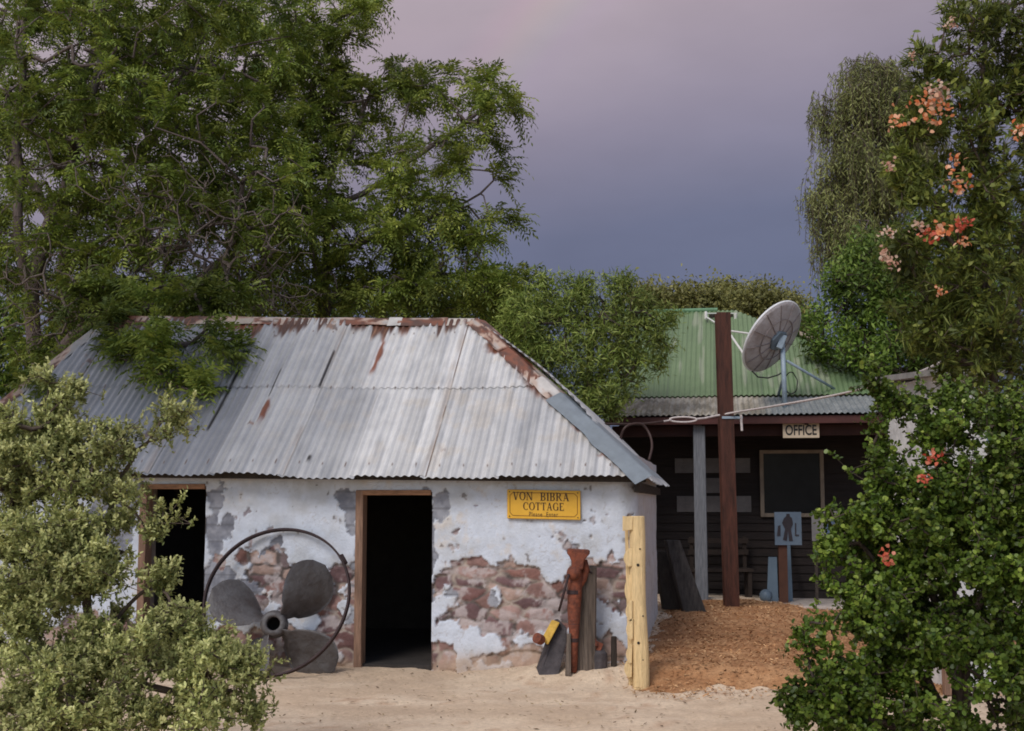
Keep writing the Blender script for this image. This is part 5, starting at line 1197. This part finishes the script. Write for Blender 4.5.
simple_tree('dense_tree', b5, at(910, 330, 18.8), [(840, 335, 18.9, 40, 38, 1.0), (870, 295, 19, 45, 45, 1.1), (915, 300, 18.9, 50, 60, 1.2), (900, 350, 18.6, 50, 40, 1.0), (955, 330, 18.5, 50, 70, 1.2), (850, 275, 19.2, 24, 26, .7), (880, 250, 19.2, 34, 26, .8), (930, 245, 19, 40, 40, .9), (985, 290, 18.8, 50, 90, 1.2)],
    900, 36000, .085, .030, 'dense bright green tree at the right end of the office', 'tree', 23, BRIGHT, M['barkdark'], tip=.006, per_jit=.10, shape='hex')
for k, (px, py, rx, ry, Y, lb) in enumerate(((655, 303, 26, 10, 62, 'leftmost yellowish treetop far behind the green office roof'), (700, 303, 26, 12, 60, 'yellowish treetop directly behind the red column top'), (735, 302, 24, 12, 64, 'yellowish treetop just left of the satellite dish'), (772, 305, 26, 13, 60, 'rightmost yellowish treetop far behind the satellite dish'))):
    bb = at(px, 330, Y); tp_ = at(px, py + 5, Y); bb = np.array([tp_[0], Y, 0.0])
    simple_tree('distant_tree', bb, tp_, [(px, py, Y, rx, ry, 1.6), (px - rx * .4, py - 2, Y, rx * .5, ry * .8, 1.2), (px + rx * .4, py + 22, Y, rx, ry * 2, 1.6)], 170, 9000, .20, .10, lb, 'tree', 40 + k, FAR, M['barkdark'], group='distant trees behind the office', tip=.02, per_jit=.40, step=1.0, shape='hex')
# a tree left of the camera's view whose crown shades the left end of the roof
bs = np.array([-7.2, 9.3, 0.0]); cs = np.array([-6.3, 9.6, 7.0])
def shade_tree():
    rs = np.random.RandomState(71); root = thing('shade_tree', bs, 'leafy tree left of the cottage front shading the roof end', 'tree')
    d = nrm(rs.normal(size=(320, 3))) * (rs.uniform(.1, 1, (320, 1)) ** (1 / 3)); T = cs + d * np.array([2.0, 2.4, 1.9])
    Pa, par, rad, ends, cnt = grow([[bs, bs + np.array([.2, 0, 3.0]), cs]], T, rs, step=.3, tip=.006)
    wood(Pa, par, rad, 'trunk', M['bark'], root)
    P, D = along(Pa, par, rad, cnt, rs, 2600, 2.5, .03); D = nrm(D * .7 + rand_dirs(2600, rs) * .9)
    V, F, r = pinnate(P, D, rs, .36, 7, .35, .10, .034); npmesh('crown', V, [F], GREEN_A, root, rnd=r)
shade_tree()
def woodland():
    rs = np.random.RandomState(81); n = 26000; x = rs.uniform(-90, 110, n); dist = rs.uniform(0, 6, n); y = 78 + dist + 4 * np.sin(x * .07)
    h = 3.2 + 2.6 * fbm(x * .16, x * 0 + 3, 3, 7) + .8 * fbm(x * .7, x * 0 + 9, 2, 8); z = h * rs.rand(n) ** .7
    P = np.stack([x, y, z], 1); D = rand_dirs(n, rs)
    V, F = leaves(P, D, rand_dirs(n, rs) + np.array([0, -.5, .6]), rs.uniform(.5, .95, n), rs.uniform(.3, .55, n), 'hex')
    o = npmesh('woodland', V, [F], FAR, None, rnd=rs.rand(n)); tag(o, 'far off scrubby woodland along the horizon', None, kind='stuff')
woodland()
# leafy shrubs low behind the left side, closing the view under the trees
for k, (px, py, rx, ry, Y, lb) in enumerate(((-10, 370, 75, 75, 19.5, 'dark green shrub low at the far left behind the silver bush'), (110, 330, 60, 40, 21.5, 'dark green shrub low behind the left end of the roof'), (330, 340, 110, 60, 22.5, 'broad dark shrub low behind the middle of the roof'), (480, 330, 60, 60, 21.5, 'dark shrub behind the right end of the cottage ridge'))):
    c = at(px, py, Y); bb = np.array([c[0], Y, 0.0])
    simple_tree('background_shrub', bb, c, [(px, py, Y, rx, ry, 1.0), (px, py + ry * .8, Y, rx, ry, 1.0)], 260, 9000, .12, .05, lb, 'shrub', 60 + k, BRIGHT, M['barkdark'], group='shrubs behind the cottage', tip=.006, per_jit=.14, shape='hex', crown='foliage', stem='stem')

# ---- silver green bush, front left
SILVER = leafmat('silver_leaf', (.140, .168, .052), (.36, .380, .140), (.64, .63, .29), trans=.28, scale=2.2, clump=.28, rough=.6)
def silver_bush():
    rs = np.random.RandomState(51); base = at(70, 790, 7.0); base[2] = gz(base[0], 7.0) - .02
    root = thing('silver_bush', base, 'silvery green small leaved bush in front of the left doorway', 'bush')
    bl = [(50, 400, 7.1, 38, 26, .20), (12, 432, 7.1, 36, 34, .25, 1.4), (238, 690, 6.6, 18, 26, .2, 1.4), (165, 418, 7.0, 22, 14, .12, 1.6), (70, 425, 7.1, 45, 34, .28), (30, 455, 7.1, 60, 50, .4), (95, 470, 7.0, 50, 40, .3), (128, 448, 7.0, 20, 18, .15), (165, 418, 7.0, 24, 16, .14, 1.1), (92, 515, 7.0, 54, 36, .35), (112, 500, 6.9, 26, 24, .2), (70, 560, 6.8, 50, 40, .3), (40, 540, 7.1, 70, 70, .45), (158, 512, 6.9, 14, 20, .1, .8), (180, 577, 6.8, 18, 20, .12), (95, 570, 6.9, 50, 36, .3), (60, 620, 7.0, 80, 60, .5), (150, 640, 6.8, 70, 44, .4), (205, 668, 6.7, 55, 38, .35), (240, 680, 6.6, 26, 28, .22), (100, 700, 6.8, 110, 50, .5), (200, 712, 6.6, 60, 26, .3), (10, 690, 7.0, 50, 60, .4), (60, 690, 6.7, 70, 50, .3, 1.2), (10, 470, 7.0, 40, 60, .3), (20, 580, 6.9, 50, 60, .3), (155, 600, 6.8, 12, 24, .1)]
    T = clustered(bl, 290, 7000, np.array([.050, .050, .036]), rs, .45)
    tr = lambda *p: [base] + [at(*q) for q in p]
    Pa, par, rad, ends, cnt = grow([tr((75, 720, 7.0), (90, 640, 7.0), (85, 560, 7.05), (70, 480, 7.1), (55, 410, 7.1)), tr((75, 720, 7.0), (110, 690, 6.9), (160, 690, 6.8), (230, 690, 6.65)), tr((80, 680, 7.0), (95, 560, 7.0), (120, 480, 7.0), (160, 425, 7.0)), tr((85, 650, 7.0), (140, 590, 6.9), (175, 575, 6.8)), tr((60, 700, 7), (20, 600, 7.1), (10, 500, 7.1))], T, rs, step=.07, bend=.35, jitter=.010, tip=.0015, power=.38)
    wood(Pa, par, rad, 'stem', M['twig'], root)
    n = len(ends); k = 19
    E = Pa[ends]; dr = nrm(nrm(E - Pa[par[ends]]) * .6 + np.array([0, -.1, .8]) + rs.normal(0, .3, (n, 3)))
    u = np.tile(np.arange(k) / k, n); P = np.repeat(E, k, 0) + np.repeat(dr, k, 0) * ((u - .45) * .085)[:, None] + rs.normal(0, .004, (n * k, 3))
    D = nrm(np.repeat(dr, k, 0) * (.35 + .7 * u)[:, None] + rand_dirs(n * k, rs) * .85)
    rv = np.clip(np.repeat(rs.rand(n) * .36 - .06, k) + u * .62 + rs.normal(0, .12, n * k), 0, 1)
    V, F = leaves(P, D, np.repeat(dr, k, 0) + rs.normal(0, .3, (n * k, 3)), rs.uniform(.018, .032, n * k), rs.uniform(.0085, .0145, n * k), 'hex')
    npmesh('foliage', V, [F], SILVER, root, rnd=rv)
silver_bush()

# ---- round leaved bush, front right
JADE = leafmat('round_leaf', (.036, .066, .010), (.102, .152, .021), (.28, .335, .065), trans=.25, scale=2.5, clump=.4, rough=.38)
CORAL = leafmat('coral_flower', (.58, .15, .05), (.72, .29, .13), (.80, .52, .36), trans=.35, scale=4, clump=.1)
PINK = leafmat('pink_red_flower', (.46, .06, .035), (.58, .125, .07), (.66, .26, .17), trans=.35, scale=4, clump=.1)
PALE = leafmat('pale_peach_flower', (.50, .24, .17), (.56, .38, .28), (.6, .5, .4), trans=.35, scale=4, clump=.1)
def flower(parent, px, py, Y, size, m, seed):
    rs = np.random.RandomState(seed); n = 22; size = size * .74; c = at(px, py, Y)
    P = c + rs.normal(0, size * .40, (n, 3)); D = rand_dirs(n, rs) + np.array([0, -.5, .2])
    V, F = leaves(P, D, rand_dirs(n, rs) + np.array([0, -1, .5]), rs.uniform(.35, .6, n) * size, rs.uniform(.28, .45, n) * size, 'hex', .2)
    npmesh('flower_cluster', V, [F], m, parent, rnd=rs.rand(n))
def jade_bush():
    rs = np.random.RandomState(52); base = at(965, 800, 6.5); base[2] = gz(base[0], 6.5) - .02
    root = thing('round_leaved_bush', base, 'dense dark green bush of small round leaves at the front right', 'bush')
    bl = [(928, 415, 6.6, 36, 36, .3), (985, 440, 6.6, 60, 60, .45), (878, 420, 6.6, 17, 32, .18), (880, 472, 6.5, 34, 24, .25), (828, 458, 6.5, 14, 8, .1), (862, 515, 6.5, 42, 20, .22), (826, 546, 6.4, 22, 10, .12, 2.0), (790, 450, 6.5, 14, 8, .08, 0), (842, 572, 6.4, 26, 22, .18), (905, 520, 6.5, 60, 60, .45), (980, 560, 6.5, 70, 90, .5), (900, 610, 6.4, 55, 60, .4), (960, 680, 6.3, 80, 70, .5), (885, 700, 6.3, 45, 60, .35), (840, 690, 6.2, 30, 45, .22), (815, 700, 6.1, 22, 36, .15, .9), (800, 640, 6.1, 8, 26, .06, 1.2), (826, 640, 6.1, 10, 22, .08, 1), (1030, 620, 6.5, 40, 120, .4), (1015, 470, 6.5, 35, 60, .3, 1.3), (930, 560, 6.9, 80, 110, .2, .5), (980, 500, 6.4, 50, 40, .3), (880, 385, 6.6, 12, 26, .1), (800, 715, 6.1, 10, 18, .1)]
    T = np.concatenate([clustered(bl, 460, 5200, .042, rs, .5), blobs_px(bl, 1100, rs, .3)])
    tr = lambda *p: [base] + [at(*q) for q in p]
    Pa, par, rad, ends, cnt = grow([tr((960, 700, 6.5), (955, 600, 6.5), (945, 500, 6.55), (930, 420, 6.6)), tr((950, 720, 6.4), (890, 620, 6.45), (868, 540, 6.5), (838, 548, 6.45)), tr((950, 740, 6.4), (870, 720, 6.2), (815, 690, 6.1), (800, 630, 6.1)), tr((955, 650, 6.5), (900, 520, 6.5), (868, 440, 6.55)), tr((965, 650, 6.5), (1000, 540, 6.5), (1000, 440, 6.6))], T, rs, step=.06, bend=.35, jitter=.010, tip=.0016, power=.38)
    wood(Pa, par, rad, 'stem', M['barkdark'], root)
    n = len(ends); k = 15
    E = Pa[ends]; dr = nrm(nrm(E - Pa[par[ends]]) + rs.normal(0, .3, (n, 3)) + np.array([0, -.15, .2]))
    u = np.tile(np.arange(k) / k, n); P = np.repeat(E, k, 0) - np.repeat(dr, k, 0) * ((1 - u) * .085)[:, None] + rs.normal(0, .005, (n * k, 3))
    D = nrm(np.repeat(dr, k, 0) * (.1 + .5 * u)[:, None] + rand_dirs(n * k, rs))
    rv = np.clip(np.repeat(rs.rand(n) * .4, k) + u ** 2 * .45 + rs.normal(0, .12, n * k), 0, 1)
    V, F = leaves(P, D, np.repeat(dr, k, 0) + rs.normal(0, .5, (n * k, 3)) + np.array([0, -.3, .5]), rs.uniform(.017, .029, n * k), rs.uniform(.015, .025, n * k), 'round')
    npmesh('foliage', V, [F], JADE, root, rnd=rv)
    for i, (px, py, s_) in enumerate(((932, 458, .065), (924, 480, .05), (885, 557, .075))): flower(root, px, py, 6.05, s_, PINK, 200 + i)
jade_bush()

# ---- tall flowering shrub, upper right
NEEDLE = leafmat('needle_leaf', (.045, .062, .013), (.105, .130, .024), (.23, .25, .055), trans=.25, scale=1.6, clump=.45)
def flowering():
    rs = np.random.RandomState(53); base = at(1010, 720, 8.3); base[2] = gz(base[0], 8.3) - .02
    root = thing('flowering_shrub', base, 'tall dark shrub with coral and orange flowers at the upper right', 'shrub')
    bl = [(985, 60, 8.2, 60, 60, .5), (1010, 150, 8.2, 60, 90, .6), (945, 110, 8.1, 52, 36, .4), (915, 128, 8.0, 28, 18, .2, 1.3), (900, 165, 8.0, 18, 16, .2, 1.2), (960, 200, 8.1, 50, 50, .45), (910, 190, 8.0, 24, 22, .25, .8), (940, 260, 8.1, 55, 45, .45), (1000, 290, 8.2, 60, 80, .6), (902, 245, 8.0, 24, 24, .25, 1.1), (930, 60, 8.1, 26, 26, .3, .8), (960, 330, 8.2, 60, 45, .45), (985, 380, 8.3, 50, 50, .4), (975, 15, 8.1, 40, 30, .4), (1040, 60, 8.3, 40, 120, .5), (920, 310, 8.1, 34, 40, .3, .7)]
    T = blobs_px(bl, 1500, rs, .35)
    tr = lambda *p: [base] + [at(*q) for q in p]
    Pa, par, rad, ends, cnt = grow([tr((1005, 500, 8.3), (990, 350, 8.25), (985, 220, 8.2), (985, 80, 8.2), (980, 10, 8.15)), tr((1000, 420, 8.3), (1020, 300, 8.3), (1025, 150, 8.3)), tr((990, 350, 8.2), (960, 260, 8.1), (930, 190, 8.05), (905, 140, 8.0)), tr((990, 380, 8.2), (945, 340, 8.1), (910, 260, 8.0)), tr((985, 250, 8.2), (1000, 200, 8.0), (960, 130, 8.0))], T, rs, step=.10, bend=.4, jitter=.018, tip=.0022, power=.40)
    wood(Pa, par, rad, 'stem', M['twig'], root)
    n = 30000; P, D = along(Pa, par, rad, cnt, rs, n, 4, .012); D = nrm(D * .8 + rand_dirs(n, rs) * .8 + np.array([0, -.1, .1]))
    V1, F1 = leaves(P, D, rand_dirs(n, rs) + np.array([0, -.3, .5]), rs.uniform(.045, .105, n), rs.uniform(.006, .013, n), 'rhomb')
    m = 7500; P, D = along(Pa, par, rad, cnt, rs, m, 3, .03); D = nrm(D * .5 + rand_dirs(m, rs) + np.array([0, 0, .2]))
    V2, F2 = leaves(P, D, rand_dirs(m, rs) * .7 + np.array([0, -.4, .8]), rs.uniform(.035, .065, m), rs.uniform(.020, .034, m), 'hex')
    npmesh('foliage', np.concatenate([V1, V2]), [F1, F2 + len(V1)], NEEDLE, root, rnd=np.concatenate([np.clip(rs.rand(n) * .8, 0, 1), rs.rand(m)]))
    fl = [(900, 122, .10, CORAL), (924, 103, .11, CORAL), (942, 96, .10, PALE), (932, 120, .10, CORAL), (945, 110, .09, CORAL), (955, 167, .09, CORAL), (958, 187, .10, CORAL), (929, 235, .09, PINK), (944, 229, .11, CORAL), (958, 226, .08, PINK), (962, 242, .07, CORAL), (919, 226, .07, PALE), (1018, 132, .10, CORAL), (888, 233, .07, PALE), (885, 256, .08, PALE), (893, 262, .07, PALE), (890, 165, .07, PALE), (935, 88, .08, PALE), (942, 292, .06, CORAL), (951, 25, .07, PALE), (966, 222, .07, PINK), (912, 55, .05, PALE)]
    for i, (px, py, s_, m_) in enumerate(fl): flower(root, px, py, 7.62, s_, m_, 300 + i)
flowering()

# ---- pale shed glimpsed behind the right-hand bush
sh = thing('pale_shed', at(970, 470, 10.6) * np.array([1, 1, 0]), 'small white walled shed glimpsed through the right hand bushes', 'shed')
a_, q_ = at(946, 470, 10.6), at(988, 470, 10.6)
zt_ = at(960, 372, 10.6)[2]
MB().box(((a_[0] + q_[0]) / 2, 11.4, zt_ / 2), (q_[0] - a_[0], 1.6, zt_)).build('wall', M['plain'], sh)
p_ = at(941, 428, 10.5); MB().box((p_[0], 10.55, (p_[2] + .1) / 2), (.08, .08, p_[2] + .1)).build('corner_post', M['doorwood'], sh, bevel=.005)
MB().box(((a_[0] + q_[0]) / 2, 11.4, zt_ + .04), (q_[0] - a_[0] + .25, 1.9, .05), Matrix.Rotation(.06, 3, 'X')).build('roof', mat('shed_roof_tin', (.22, .21, .2)), sh)
